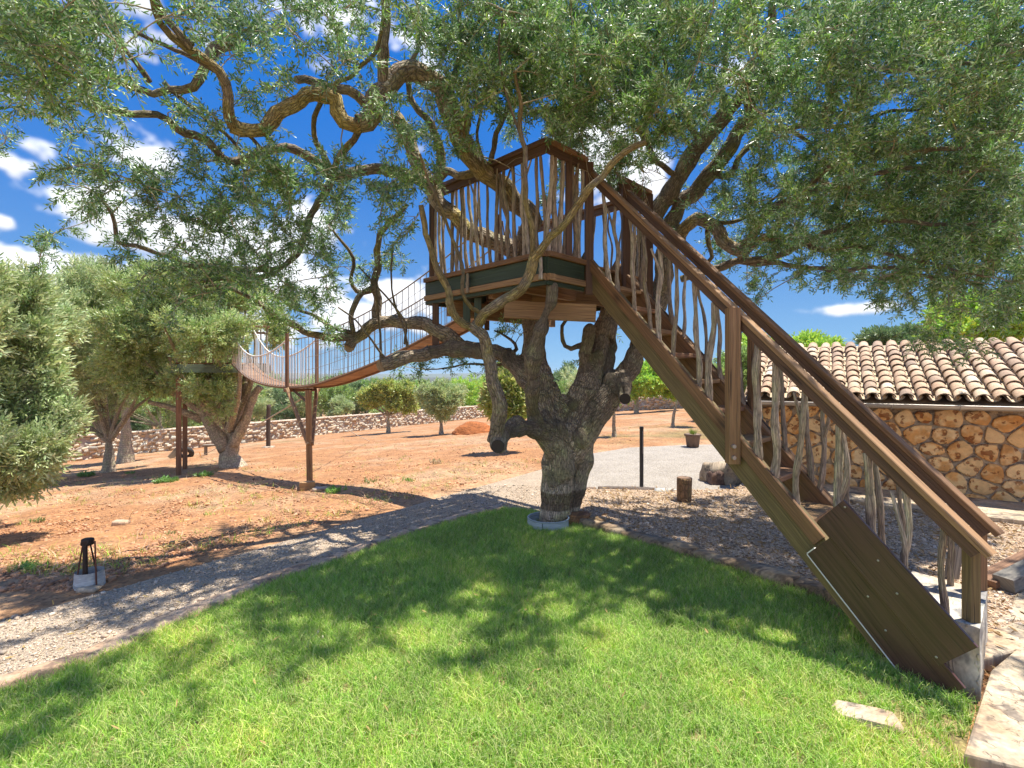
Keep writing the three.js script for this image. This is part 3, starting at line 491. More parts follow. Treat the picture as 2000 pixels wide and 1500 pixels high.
// dark boards screwed over the foot of the near side; each lies in the stair's near face
{
  R = mulberry(61);
  const face = (px, py, out) => { const k = (px - 1000) / F, d = 3.528 / (k + 0.597) - out; return P(px, py, d); };
  const glossy = woodM(0.098, 0.049, 0.042, { roughness: 0.3, bumpScale: 0.0008 }), pale = mat(0.72, 0.70, 0.66, { roughness: 0.5 });
  const panel = (name, label, c, out, strip) => {
    const q = c.map(([x, y]) => face(x, y, out)), cen = q[0].clone().add(q[2]).multiplyScalar(0.5), t = thing(name, label, 'board', cen, 0, undefined);
    const x = q[3].clone().add(q[2]).sub(q[0]).sub(q[1]), l = x.length() / 2, y = q[1].clone().sub(q[0]), h = (y.length() + q[2].distanceTo(q[3])) / 2; x.normalize(); y.addScaledVector(x, -y.dot(x)).normalize();
    const place = (g, dx = 0, dy = 0, dz = 0) => { g.applyMatrix4(new THREE.Matrix4().makeBasis(x, y, x.clone().cross(y)).setPosition(x.clone().multiplyScalar(dx).addScaledVector(y, dy).addScaledVector(x.clone().cross(y), dz))); return g; };
    mesh('board', place(boardGeo(l, h, 0.016, 0.002)), glossy, t);
    for (const a of [-0.46, -0.1, 0.1, 0.46]) { const g = new THREE.SphereGeometry(0.006, 8, 6); g.scale(1, 1, 0.5); mesh('screw', place(g, a * l, (a > 0 ? -1 : 1) * h * (Math.abs(a) > 0.2 ? 0.40 : 0.1), Math.sign(x.clone().cross(y).z) * 0.009), steel, t); }
    if (strip) { mesh('edge_strip', place(boardGeo(l, 0.006, 0.02, 0.001), 0, -h / 2 - 0.003), pale, t); mesh('edge_strip', place(boardGeo(0.006, 0.06, 0.02, 0.001), -l / 2 - 0.003, -h / 2 + 0.03), pale, t); }
  };
  panel('cover_board', 'lower dark brown cover board with a pale plastic edge, its end in the grass', [[1576, 1078], [1633, 1040], [1890, 1349], [1800, 1362]], 0.07, true);
  panel('cover_board', 'upper dark brown glossy board overlapping the other, screwed beside the stair foot', [[1597, 1018], [1655, 978], [1911, 1264], [1843, 1303]], 0.10, false);
  // whitewashed block under the stair's foot
  const c = face(1914, 1300, 0.0), bl = thing('concrete_block', 'rough whitewashed concrete block under the foot of the staircase', 'block', V(c.x, 0, c.z));
  const hd = V(sD.x, 0, sD.z).normalize(), w = sW.clone().normalize(), g = new THREE.BoxGeometry(0.34, 0.36, 0.58, 9, 8, 14), p = g.attributes.position;
  for (let i = 0; i < p.count; i++) { const a = p.getX(i) - 0.17, y = p.getY(i) + 0.165, b = p.getZ(i) + 0.29 + 0.012; const n = 0.008 * fbm(a * 9, y * 9, b * 9, 3); p.setXYZ(i, hd.x * (a + n) + w.x * (b + n), y + (y > 0 ? n : 0), hd.z * (a + n) + w.z * (b + n)); }
  g.computeVertexNormals(); const uv = g.attributes.uv; for (let i = 0; i < p.count; i++) uv.setXY(i, uv.getX(i) * 0.6, uv.getY(i) * 0.4);
  mesh('block', g, mat(0.72, 0.72, 0.69, { map: texRock, bumpMap: texStoneH, bumpScale: 0.008, roughness: 0.9 }), bl);
}

// ------------------------------------------------------------------ the rope bridge to the second treehouse
{
  R = mulberry(71);
  const knots = [[0, -0.32, 2.28, 6.15], [0.19, -0.93, 2.02, 6.64], [0.42, -1.75, 1.71, 7.25], [0.62, -2.45, 1.5, 7.75], [0.8, -3.0, 1.375, 8.2], [1, -3.6, 1.33, 8.75], [1.25, -4.55, 1.38, 9.75], [1.5, -5.35, 1.53, 10.7], [1.75, -6.1, 1.80, 11.6]];
  const curve = new THREE.CatmullRomCurve3(knots.map((k) => V(k[1], k[2], -k[3])), false, 'centripetal'), len = curve.getLength();
  const o0 = V(-3.45, -0.3, -8.55), t = thing('rope_bridge', 'sagging rope bridge with reddish planks and white rope sides between the two treehouses', 'bridge', o0), HW = 0.205;
  const off = o0.clone().negate(), side = (u) => { const d = curve.getTangentAt(clamp(u)); return V(-d.z, 0, d.x).normalize().multiplyScalar(1); };   // towards the far side
  const at = (u, w, y = 0) => curve.getPointAt(clamp(u)).addScaledVector(side(u), w).add(V(0, y, 0)).add(off);
  const n = Math.floor(len / 0.118), pm = [WD.plank, WD.plank2, WD.plank3];
  for (let i = 0; i < n; i++) { const u = (i + 0.5) / n, d = curve.getTangentAt(u), up = V(0, 1, 0).addScaledVector(d, -d.y).normalize(); const A = at(u, -HW), E = at(u, HW); mesh('plank', boardAB(A, E, 0.024, 0.108, up), pm[Math.floor(R() * 3)], t); }
  const ropeM = mat(0.78, 0.74, 0.66, { roughness: 1 }), darkRope = mat(0.3, 0.27, 0.23, { roughness: 1 });
  for (const w of [-HW - 0.01, HW + 0.01]) mesh('deck_cable', sweep([...Array(24)].map((_, i) => at(i / 23, w, -0.02)), 0.02, { sides: 6 }), mat(0.2, 0.11, 0.06), t);
  // hand ropes hang in bays between the ends and the middle posts
  const uMid = 0.525, bays = [[0.0, uMid, 0.86, 0.80, 0.1], [uMid, 1.0, 0.80, 0.75, 0.30]];
  for (const w of [-HW - 0.03, HW + 0.03]) for (const [u0, u1, h0, h1, sag] of bays) {
    const hh = (k) => lerp(h0, h1, k) - sag * 4 * k * (1 - k), pale = u0 > 0.1;
    mesh('hand_rope', sweep([...Array(17)].map((_, i) => at(lerp(u0, u1, i / 16), w, hh(i / 16))), pale ? 0.013 : 0.009, { sides: 6 }), pale ? ropeM : darkRope, t);
    const m = Math.round((u1 - u0) * len / (pale ? 0.13 : 0.12)); for (let i = 1; i < m; i++) { const k = i / m, u = lerp(u0, u1, k); mesh('hanger_rope', sweep([at(u, w, 0), at(u + rr(-0.002, 0.002), w, hh(k) / 2).add(V(rr(-0.01, 0.01), 0, rr(-0.01, 0.01))), at(u, w, hh(k))], pale ? 0.0085 : 0.005, { sides: 5, seg: 3 }), pale ? ropeM : darkRope, t); }
    if (!pale) for (const f of [0.3, 0.55, 0.8]) mesh('net_line', sweep([...Array(13)].map((_, i) => at(lerp(u0, u1 * 0.85, i / 12), w, hh(i / 12) * f)), 0.003, { sides: 4 }), darkRope, t);
  }
  // middle support: one post, two raking props, short braces, two uprights that carry the ropes
  const s = thing('bridge_support', 'brown timber post with two raking props holding up the middle of the rope bridge', 'post', G(605, 946)), so = s.position.clone().negate();
  const B = (name, A, E, w, m, up = V(1, 0, 0)) => mesh(name, boardAB(A.clone().add(so), E.clone().add(so), w, w, up, 0.012), m, s);
  const base = G(605, 946), d = -base.z, un = (w, y) => at(uMid, w, y).sub(off);
  const top = un(0, -0.05); B('post', base.clone().add(V(0, -0.05, 0)), V(base.x - 0.03, top.y, base.z - 0.02), 0.078, WD.mid);
  B('prop', V(base.x - 0.01, base.y + 0.62, base.z + 0.03), un(-HW - 0.05, -0.03), 0.058, WD.light); B('prop', V(base.x + 0.03, base.y + 0.62, base.z), un(HW + 0.05, -0.03), 0.058, WD.mid);
  B('brace', V(base.x, base.y + 1.25, base.z), un(-HW * 0.75, -0.06), 0.035, WD.dark); B('brace', V(base.x, base.y + 1.25, base.z), un(HW * 0.75, -0.06), 0.035, WD.dark);
  B('upright', un(-HW - 0.05, -0.06), un(-HW - 0.05, 0.92), 0.056, WD.plank2); B('upright', un(HW + 0.05, -0.06), un(HW + 0.05, 0.92), 0.056, WD.plank); B('crosspiece', un(-HW - 0.1, -0.06), un(HW + 0.1, -0.06), 0.06, WD.brown, V(0, 1, 0));
}
// guy ropes that steady the bridge
{
  const line = (label, A, B, r, c, peg) => { const t = thing('guy_rope', label, 'rope', A.clone()), o = A.clone().negate(); mesh('rope', sweep([A.clone().add(o), A.clone().lerp(B, 0.5).add(o).add(V(0, -0.03, 0)), B.clone().add(o)], r, { sides: 5 }), c, t); if (peg) { const g = sweep([V(-0.04, 0.16, 0), V(0.02, -0.06, 0)], [0.014, 0.01], { sides: 6 }); mesh('peg', g, mat(0.62, 0.26, 0.05), t); } };
  const c = mat(0.50, 0.44, 0.36, { roughness: 1 });
  line('pale guy rope running down left from the bridge to an orange peg', G(392, 892), P(604, 770, 8.4), 0.012, c, true);
  line('thin guy rope running down right from under the bridge', G(722, 862), P(640, 815, 9.6), 0.01, c, false);
}

// ------------------------------------------------------------------ the big olive tree
const barkM = new THREE.MeshStandardMaterial({ color: rgb(0.80, 0.73, 0.62), map: texBark, bumpMap: texBarkH, bumpScale: 0.03, roughness: 0.95, side: THREE.DoubleSide });
const barkLichen = new THREE.MeshStandardMaterial({ color: rgb(0.78, 0.70, 0.38), map: texBark, bumpMap: texBarkH, bumpScale: 0.014, roughness: 0.95, side: THREE.DoubleSide });
const barkLimb = barkM.clone(); barkLimb.vertexColors = true; barkLimb.bumpScale = 0.026; barkLimb.color.setRGB(0.56, 0.50, 0.425);
const barkTwig = mat(0.36, 0.31, 0.21, { roughness: 0.95 });
const cutM = mat(0.42, 0.31, 0.2, { map: texWood, roughness: 0.95 });

// olive sprays: a stem with pairs of narrow leaves, dark above, greyer beneath
function sprayGeo(seed, n, len, leafL, leafW, cols, spread = 1) {
  const r = mulberry(seed), pos = [], col = [], idx = [], q = (a, b) => a + (b - a) * r();
  const bend = q(-0.3, 0.3);
  for (let i = 0; i < n; i++) {
    const t = (i + 0.5) / n, tip = i >= n - 1;
    for (const s of tip ? [0] : [-1, 1]) {
      const o = V(bend * t * t * len, t * len, q(-0.01, 0.01)), roll = i * 1.9 + q(-0.6, 0.6), up = q(0.35, 0.95) / spread;
      const dir = V(Math.cos(roll) * s * (1 - up * 0.4) + q(-0.15, 0.15), up, Math.sin(roll) * s * (1 - up * 0.4) + q(-0.15, 0.15)).normalize(); if (!s) dir.set(bend, 1, q(-0.2, 0.2)).normalize();
      const side = dir.clone().cross(V(q(-1, 1), q(-1, 1), q(-1, 1))).normalize(), nr = dir.clone().cross(side), L = leafL * q(0.75, 1.2), W = leafW * q(0.8, 1.2), c = cols[Math.floor(r() * cols.length)], k0 = pos.length / 3, droop = q(-0.12, 0.2);
      const pt = (a, w, h) => { const v = o.clone().addScaledVector(dir, a * L).addScaledVector(side, w * W).addScaledVector(nr, h * W + droop * a * a * L); pos.push(v.x, v.y, v.z); col.push(...c); };
      pt(0, 0, 0); pt(0.35, -0.5, 0.16); pt(0.42, 0, 0); pt(0.35, 0.5, 0.16); pt(0.75, -0.38, 0.1); pt(0.75, 0.38, 0.1); pt(1, 0, 0);
      for (const f of [[0, 2, 1], [0, 3, 2], [1, 2, 4], [2, 3, 5], [2, 6, 4], [2, 5, 6]]) idx.push(...f.map((k) => k + k0));
    }
  }
  // the stem, a thin three-sided prism
  const k0 = pos.length / 3; for (let i = 0; i <= 3; i++) { const t = i / 3; for (let k = 0; k < 3; k++) { const a = k * 2.094, w = 0.0022 * (1 - 0.6 * t) * (len / 0.14); pos.push(bend * t * t * len + Math.cos(a) * w, t * len, Math.sin(a) * w); col.push(0.30, 0.28, 0.17); } }
  for (let i = 0; i < 3; i++) for (let k = 0; k < 3; k++) { const a = k0 + i * 3 + k, b = k0 + i * 3 + (k + 1) % 3; idx.push(a, b, a + 3, b, b + 3, a + 3); }
  const g = new THREE.BufferGeometry(); g.setAttribute('position', new THREE.Float32BufferAttribute(pos, 3)); g.setAttribute('color', new THREE.Float32BufferAttribute(col, 3)); g.setIndex(idx); const f = g.toNonIndexed(); f.computeVertexNormals(); return f;
}
const leafMat = new THREE.MeshPhysicalMaterial({ color: rgb(1, 1, 1), vertexColors: true, roughness: 0.62, transmission: 0.36, thickness: 0, side: THREE.DoubleSide, ior: 1.4, clearcoat: 1, clearcoatRoughness: 0.33 });
leafMat.roughness = 0.9; 
const oliveCols = [[0.125, 0.265, 0.065], [0.16, 0.33, 0.075], [0.095, 0.21, 0.055], [0.29, 0.44, 0.22], [0.48, 0.58, 0.40], [0.34, 0.53, 0.09], [0.06, 0.14, 0.04], [0.38, 0.50, 0.32]];
const sprays = [sprayGeo(1, 7, 0.15, 0.052, 0.0125, oliveCols), sprayGeo(2, 6, 0.13, 0.048, 0.012, oliveCols), sprayGeo(3, 8, 0.17, 0.05, 0.0115, oliveCols), sprayGeo(4, 5, 0.11, 0.05, 0.013, oliveCols)];
function sprayMatrix(p, dir, s, r) { const y = dir.clone().normalize(), x = y.clone().cross(V(r() - 0.5, r() - 0.5, r() - 0.5)).normalize(), z = x.clone().cross(y); return new THREE.Matrix4().makeBasis(x.multiplyScalar(s), y.multiplyScalar(s), z.multiplyScalar(s)).setPosition(p); }

const treeBase = P(1082, 1020, 5.25).setY(0);
const bigTree = thing('olive_tree', 'huge old spreading olive tree that carries the treehouse, with a grey double trunk', 'tree', treeBase.clone());
const tOff = treeBase.clone().negate();
{
  R = mulberry(81);
  // trunk and the roots of the limbs, one smooth body
  const caps = [];
  const cap = (r, ...a) => { const n = a.length / 3; for (let i = 0; i < n - 1; i++) caps.push([P(...a.slice(i * 3, i * 3 + 3)), P(...a.slice(i * 3 + 3, i * 3 + 6)), 0.85 * r[Math.min(i, r.length - 1)], 0.85 * r[Math.min(i + 1, r.length - 1)]]); };
  cap([0.21, 0.175, 0.178, 0.185, 0.235], 1080, 1042, 5.2, 1085, 1000, 5.2, 1087, 960, 5.2, 1091, 905, 5.2, 1102, 845, 5.22);
  cap([0.12, 0.095, 0.1, 0.1], 1108, 1010, 5.3, 1126, 960, 5.3, 1142, 900, 5.28, 1146, 850, 5.3);
  cap([0.22, 0.17, 0.145, 0.13, 0.115], 1092, 850, 5.2, 1062, 775, 5.25, 1042, 700, 5.3, 1046, 630, 5.32, 1030, 560, 5.35);
  cap([0.20, 0.15, 0.105, 0.088, 0.082, 0.075], 1082, 800, 5.25, 1040, 735, 5.28, 990, 697, 5.3, 940, 684, 5.32, 880, 682, 5.32, 832, 690, 5.3);
  cap([0.13, 0.085, 0.075, 0.085, 0.088], 1085, 850, 5.1, 1045, 838, 4.85, 1010, 835, 4.62, 978, 848, 4.45, 972, 868, 4.36);
  cap([0.105, 0.066, 0.058, 0.052, 0.055, 0.047, 0.05], 1078, 880, 5.06, 1045, 832, 4.9, 1038, 750, 4.7, 1046, 695, 4.55, 1062, 640, 4.45, 1075, 592, 4.38, 1077, 562, 4.35);
  cap([0.20, 0.165, 0.135, 0.12], 1112, 855, 5.22, 1142, 770, 5.3, 1162, 700, 5.42, 1178, 640, 5.52);
  cap([0.09, 0.07, 0.06], 1150, 745, 5.35, 1142, 690, 5.25, 1152, 645, 5.2);
  cap([0.2, 0.18, 0.14, 0.125, 0.115], 1118, 872, 5.22, 1160, 802, 5.25, 1200, 762, 5.32, 1228, 722, 5.4, 1250, 675, 5.5);
  cap([0.11, 0.078, 0.08], 1208, 740, 5.3, 1216, 762, 5.08, 1220, 775, 5.0);
  cap([0.10, 0.085], 1180, 730, 5.42, 1190, 670, 5.62);
  for (const [x, y, d, q] of [[1060, 815, 5.08, 0.075], [1108, 905, 5.06, 0.07], [1132, 850, 5.04, 0.07], [1090, 835, 5.02, 0.085], [1122, 790, 5.16, 0.06], [1192, 740, 5.24, 0.06], [1030, 700, 5.16, 0.055], [1054, 655, 5.22, 0.05], [1165, 690, 5.3, 0.06], [1075, 930, 5.05, 0.05], [985, 690, 5.22, 0.05], [930, 680, 5.24, 0.045]]) cap([q * 0.8, q * 0.8], x, y, d, x + 4, y + 12, d);
  cap([0.10, 0.1], 1096, 880, 5.05, 1098, 925, 5.06); cap([0.09, 0.1], 1070, 830, 5.05, 1085, 870, 5.03);
  const half = 1.36, cen = V(0.32, 1.28, -5.15), N = 170, mc = new MarchingCubes(N, barkM, false, false, 260000);
  const field = mc.field; field.fill(-1);
  const boxes = caps.map(([a, b, r0, r1]) => { const m = Math.max(r0, r1) + 0.2; return [Math.min(a.x, b.x) - m, Math.max(a.x, b.x) + m, Math.min(a.y, b.y) - m, Math.max(a.y, b.y) + m, Math.min(a.z, b.z) - m, Math.max(a.z, b.z) + m]; });
  const h2 = N / 2, K = 0.055;
  for (let k = 0; k < N; k++) { const z = (k - h2) / h2 * half + cen.z; for (let j = 0; j < N; j++) { const y = (j - h2) / h2 * half + cen.y; for (let i = 0; i < N; i++) {
    const x = (i - h2) / h2 * half + cen.x; let d = 1;
    for (let c = 0; c < caps.length; c++) {
      const q = boxes[c]; if (x < q[0] || x > q[1] || y < q[2] || y > q[3] || z < q[4] || z > q[5]) continue;
      const [a, b, r0, r1] = caps[c], dx = b.x - a.x, dy = b.y - a.y, dz = b.z - a.z, t = clamp(((x - a.x) * dx + (y - a.y) * dy + (z - a.z) * dz) / (dx * dx + dy * dy + dz * dz));
      const e = Math.hypot(x - a.x - dx * t, y - a.y - dy * t, z - a.z - dz * t) - lerp(r0, r1, t), hh = clamp(0.5 + 0.5 * (d - e) / K); d = lerp(d, e, hh) - K * hh * (1 - hh);
    }
    field[i + j * N + k * N * N] = -d;
  } } }
  mc.isolation = 0; mc.update(); const n = mc.count;
  let g = new THREE.BufferGeometry(); g.setAttribute('position', new THREE.BufferAttribute(mc.positionArray.slice(0, n * 3), 3)); g.scale(half, half, half); g.translate(cen.x, cen.y, cen.z);
  g = mergeVertices(g, 1e-4); g.computeVertexNormals();
  const p = g.attributes.position, nn = g.attributes.normal, uv = new Float32Array(p.count * 2), col = new Float32Array(p.count * 3);
  for (let i = 0; i < p.count; i++) {
    let x = p.getX(i), y = p.getY(i), z = p.getZ(i);
    const a = Math.atan2(x - 0.44, z + 5.2), hi = smooth(y, 0.9, 1.15), fl = 0.014 * Math.sin(a * 9 + 3 * NZ.noise(x * 3, y * 1.5, z * 3)) * (0.35 + hi) + 0.05 * fbm(x * 4, y * 2.0, z * 4, 3) * (0.4 + hi) - 0.03 * smooth(fbm(x * 6 + 7, y * 1.6, z * 6, 2), 0.18, 0.4) * (0.3 + hi) + 0.012 * fbm(x * 16, y * 7, z * 16, 2);
    x += nn.getX(i) * fl; y += nn.getY(i) * fl; z += nn.getZ(i) * fl;
    const m = caps.length; let best = 9, bc = null; for (let c = 0; c < m; c++) { const [A, B, r0, r1] = caps[c], dx = B.x - A.x, dy = B.y - A.y, dz = B.z - A.z, t = clamp(((x - A.x) * dx + (y - A.y) * dy + (z - A.z) * dz) / (dx * dx + dy * dy + dz * dz)), e = Math.hypot(x - A.x - dx * t, y - A.y - dy * t, z - A.z - dz * t) - lerp(r0, r1, t); if (e < best) { best = e; bc = [A, B]; } }
    const ax = bc[1].clone().sub(bc[0]).normalize(), e1 = (Math.abs(ax.y) > 0.6 ? V(0, 0, 1) : V(0, 1, 0)), e2 = ax.clone().cross(e1).normalize(), e3 = e2.clone().cross(ax), rel = V(x, y, z).sub(bc[0]), la = Math.atan2(rel.dot(e2), rel.dot(e3));
    uv[i * 2] = la * 0.16 * 2.4; uv[i * 2 + 1] = (x * ax.x + y * ax.y + z * ax.z) * 2.4;
    p.setXYZ(i, x, y, z);
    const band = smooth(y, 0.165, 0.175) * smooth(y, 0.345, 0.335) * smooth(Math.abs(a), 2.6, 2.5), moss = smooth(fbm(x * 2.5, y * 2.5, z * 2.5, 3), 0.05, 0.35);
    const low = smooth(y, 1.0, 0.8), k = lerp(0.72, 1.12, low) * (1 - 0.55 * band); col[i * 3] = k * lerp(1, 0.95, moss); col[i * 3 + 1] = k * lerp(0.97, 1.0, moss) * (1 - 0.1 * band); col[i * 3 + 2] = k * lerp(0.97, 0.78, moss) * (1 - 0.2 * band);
  }
  g.setAttribute('uv', new THREE.BufferAttribute(uv, 2)); g.setAttribute('color', new THREE.BufferAttribute(col, 3)); g.computeVertexNormals(); g.translate(tOff.x, tOff.y, tOff.z);
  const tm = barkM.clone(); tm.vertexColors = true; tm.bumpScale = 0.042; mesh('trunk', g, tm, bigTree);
  // sawn faces
  const disc = (px, py, d, r, to, m, dark) => { const g2 = new THREE.CylinderGeometry(r, r * 1.02, 0.012, 18); g2.rotateX(Math.PI / 2); const o = mesh('sawn_face', g2, m, bigTree); o.position.copy(P(px, py, d)).add(tOff); o.lookAt(o.position.clone().add(to)); return o; };
  const hollow = mat(0.06, 0.045, 0.035, { roughness: 1 });
  disc(972, 872, 4.275, 0.055, V(-0.1, -0.45, 1), hollow); disc(1221, 779, 4.92, 0.052, V(0.12, -0.25, 1), hollow);
}
// limbs, traced as [column, row, metres away] on the 2000 px frame and swept with taper
const nodes = [];
const limbGeos = [];
function limb(r0, r1, a, o = {}) {
  const pts = []; for (let i = 0; i < a.length; i += 3) pts.push(P(a[i], a[i + 1], a[i + 2]));
  // small kinks make the limb crooked
  const q = new THREE.CatmullRomCurve3(pts, false, 'centripetal'), L = q.getLength(), n = Math.max(6, Math.round(L / 0.07)), cp = q.getSpacedPoints(n).map((p, i) => { const w = Math.min(i, n - i, 3) / 3 * Math.min(0.03, r0 * 0.5); return p.add(V(NZ.noise(p.x * 5, p.y * 5, p.z * 5) * w * 2, NZ.noise(p.x * 5 + 9, p.y * 5, p.z * 5) * w * 2, NZ.noise(p.x * 5, p.y * 5 + 9, p.z * 5) * w * 2)); });
  const g = sweep(cp.map((p) => p.clone().add(tOff)), (t) => lerp(r0, r1, Math.pow(t, 0.8)), { raw: true, sides: r0 > 0.05 ? 14 : r0 > 0.02 ? 9 : 6, rough: 0.24, seed: a[0] * 0.1, cap: true });
  const lp = g.attributes.position, lc = new Float32Array(lp.count * 3);
  for (let i = 0; i < lp.count; i++) { const x = lp.getX(i), y = lp.getY(i), z = lp.getZ(i), n = fbm(x * 3 + 1, y * 3, z * 3, 4), li = smooth(n + (o.lichen ? 0.24 : -0.10), 0.0, 0.25), k = 0.84 + 0.5 * fbm(x * 9, y * 9, z * 9 + 4, 3) + 0.12 * fbm(x * 30, y * 30, z * 30, 2); lc[i * 3] = k * lerp(1, 1.22, li); lc[i * 3 + 1] = k * lerp(1, 1.16, li); lc[i * 3 + 2] = k * lerp(1, 0.66, li); }
  g.setAttribute('color', new THREE.BufferAttribute(lc, 3)); mesh('limb', g, barkLimb, bigTree);
  if (o.stub) { const e = cp[n], d = e.clone().sub(cp[n - 1]).normalize(), c = new THREE.CylinderGeometry(r1 * 0.95, r1 * 0.95, 0.01, 14); c.rotateX(Math.PI / 2); const s = mesh('sawn_face', c, cutM, bigTree); s.position.copy(e).addScaledVector(d, 0.004).add(tOff); s.lookAt(s.position.clone().add(d)); }
  cp.forEach((p, i) => { if (i > n * (o.bare ?? 0.15)) nodes.push([p, lerp(r0, r1, i / n)]); });
}
{
  R = mulberry(82);
  const Y = { lichen: true };
  // up through the deck, then the great loop to the left
  limb(0.105, 0.085, [1032, 575, 5.35, 1015, 520, 5.3, 1022, 470, 5.2, 1035, 425, 5.1, 1000, 385, 4.95, 955, 340, 4.8, 915, 295, 4.65, 893, 255, 4.5, 885, 225, 4.42], { bare: 0.8 });
  limb(0.082, 0.074, [885, 232, 4.42, 868, 190, 4.35, 840, 155, 4.28, 808, 137, 4.22, 775, 148, 4.18, 750, 172, 4.15, 735, 200, 4.12, 722, 230, 4.1, 700, 242, 4.08], { bare: 0.5 });
  limb(0.062, 0.05, [722, 228, 4.1, 690, 240, 4.08, 668, 222, 4.05, 650, 198, 4.02, 625, 187, 4.0, 600, 190, 3.95, 575, 205, 3.9, 545, 225, 3.85, 510, 244, 3.8, 475, 250, 3.75, 452, 245, 3.7], Y);
  limb(0.044, 0.018, [455, 248, 3.7, 447, 210, 3.62, 440, 170, 3.55, 425, 135, 3.48, 398, 110, 3.4, 362, 85, 3.32, 330, 58, 3.25, 310, 35, 3.2, 300, 8, 3.15, 290, -30, 3.1], Y);
  limb(0.03, 0.014, [372, 92, 3.34, 350, 60, 3.26, 318, 22, 3.2, 300, -15, 3.1], {});
  limb(0.022, 0.010, [430, 142, 3.5, 372, 108, 3.4, 330, 95, 3.4, 275, 68, 3.35, 245, 45, 3.3], {});
  limb(0.055, 0.03, [752, 170, 4.15, 752, 120, 4.05, 760, 60, 3.95, 748, -20, 3.8], {});
  // second trunk-size limb left of the railing
  limb(0.095, 0.062, [1018, 505, 5.3, 985, 480, 5.3, 950, 466, 5.3, 905, 440, 5.25, 868, 402, 5.2, 838, 360, 5.15, 812, 312, 5.05, 800, 275, 5.0, 785, 245, 4.95, 768, 225, 4.9], { bare: 0.6 });
  limb(0.05, 0.03, [836, 358, 5.1, 862, 342, 5.05, 864, 310, 5.0, 858, 275, 4.95, 842, 240, 4.85, 818, 215, 4.8, 800, 190, 4.75], {});
  limb(0.042, 0.036, [935, 335, 4.8, 905, 340, 4.85, 872, 338, 4.95, 858, 352, 5.05], { bare: 0.9 });
  limb(0.060, 0.022, [842, 362, 5.1, 800, 342, 5.0, 752, 330, 4.9, 700, 336, 4.8, 655, 342, 4.7, 622, 318, 4.6, 590, 296, 4.5, 552, 285, 4.42, 515, 290, 4.35, 472, 310, 4.25, 430, 303, 4.15, 395, 282, 4.05, 355, 264, 3.95, 322, 232, 3.85, 272, 216, 3.75, 190, 212, 3.6], {});
  limb(0.036, 0.014, [650, 345, 4.7, 634, 378, 4.66, 602, 435, 4.6, 588, 488, 4.55, 545, 524, 4.5, 482, 526, 4.45, 420, 520, 4.4, 370, 518, 4.35, 322, 496, 4.3, 272, 484, 4.25, 232, 474, 4.2, 222, 420, 4.15, 195, 385, 4.1], {});
  limb(0.03, 0.012, [545, 524, 4.5, 500, 545, 4.48, 440, 545, 4.45, 385, 545, 4.4, 330, 520, 4.35], {});
  limb(0.032, 0.026, [652, 342, 4.62, 662, 308, 4.5, 690, 270, 4.35, 716, 238, 4.2], Y);
  limb(0.026, 0.012, [652, 342, 4.6, 628, 298, 4.45, 615, 250, 4.3, 622, 205, 4.15, 652, 165, 4.0, 700, 138, 3.85, 742, 80, 3.7, 752, 0, 3.5], Y);
  limb(0.045, 0.03, [725, 205, 4.3, 692, 186, 4.25, 640, 166, 4.2, 602, 152, 4.15, 580, 155, 4.1], { stub: true });
  limb(0.052, 0.016, [470, 82, 3.9, 440, 84, 3.9, 422, 92, 3.9, 408, 118, 3.9, 390, 152, 3.88, 340, 175, 3.85, 288, 181, 3.8, 250, 166, 3.75, 215, 140, 3.7, 170, 132, 3.6], { stub: false });
  limb(0.022, 0.010, [292, 160, 3.8, 268, 125, 3.7, 245, 95, 3.65, 222, 62, 3.6, 200, 20, 3.5], {});
  limb(0.018, 0.012, [320, 160, 3.85, 345, 185, 3.9, 390, 220, 4.0, 450, 270, 4.1, 476, 302, 4.2], {});
  limb(0.022, 0.009, [560, 360, 4.5, 520, 300, 4.3, 480, 260, 4.1, 440, 220, 3.9], {});
  // long low limb left under the deck, over the bridge
  limb(0.076, 0.072, [840, 688, 5.3, 805, 700, 5.28, 775, 706, 5.25, 748, 713, 5.22], { stub: true, bare: 0.9 });
  limb(0.085, 0.055, [900, 676, 5.42, 870, 655, 5.45, 838, 638, 5.45, 800, 626, 5.45, 762, 624, 5.42, 725, 640, 5.38, 700, 655, 5.35, 682, 678, 5.3], { stub: true, bare: 0.7 });
  limb(0.05, 0.016, [712, 648, 5.36, 680, 662, 5.3, 640, 656, 5.2, 590, 645, 5.1, 545, 620, 5.0, 505, 590, 4.9, 470, 570, 4.8, 440, 555, 4.7, 400, 560, 4.6], {});
  limb(0.052, 0.02, [736, 632, 5.4, 734, 590, 5.4, 736, 545, 5.38, 734, 490, 5.3, 742, 450, 5.2, 775, 425, 5.1, 795, 400, 5.0], { bare: 0.4 });
  limb(0.03, 0.012, [732, 565, 5.4, 700, 572, 5.38, 688, 545, 5.3, 690, 505, 5.2, 672, 480, 5.1, 650, 450, 5.0], {});
  limb(0.03, 0.026, [732, 560, 5.36, 700, 580, 5.3, 686, 615, 5.3, 690, 650, 5.3], { bare: 0.8 });
  limb(0.024, 0.008, [690, 650, 5.3, 650, 640, 5.2, 610, 615, 5.1, 570, 600, 5.0, 530, 570, 4.9, 480, 520, 4.8], {});
  // straight water shoots on the left limb
  limb(0.015, 0.008, [745, 708, 5.2, 742, 660, 5.2, 738, 610, 5.1, 735, 560, 5.0, 742, 500, 4.9], { bare: 0.7 }); limb(0.014, 0.008, [796, 678, 5.25, 790, 640, 5.2, 770, 595, 5.1, 765, 540, 5.0, 766, 480, 4.9], { bare: 0.7 });
  limb(0.014, 0.007, [752, 700, 5.2, 722, 660, 5.1, 695, 625, 5.05, 660, 600, 5.0], Y); limb(0.012, 0.007, [790, 672, 5.2, 792, 630, 5.1, 745, 570, 5.0, 700, 520, 4.9], { bare: 0.7 });
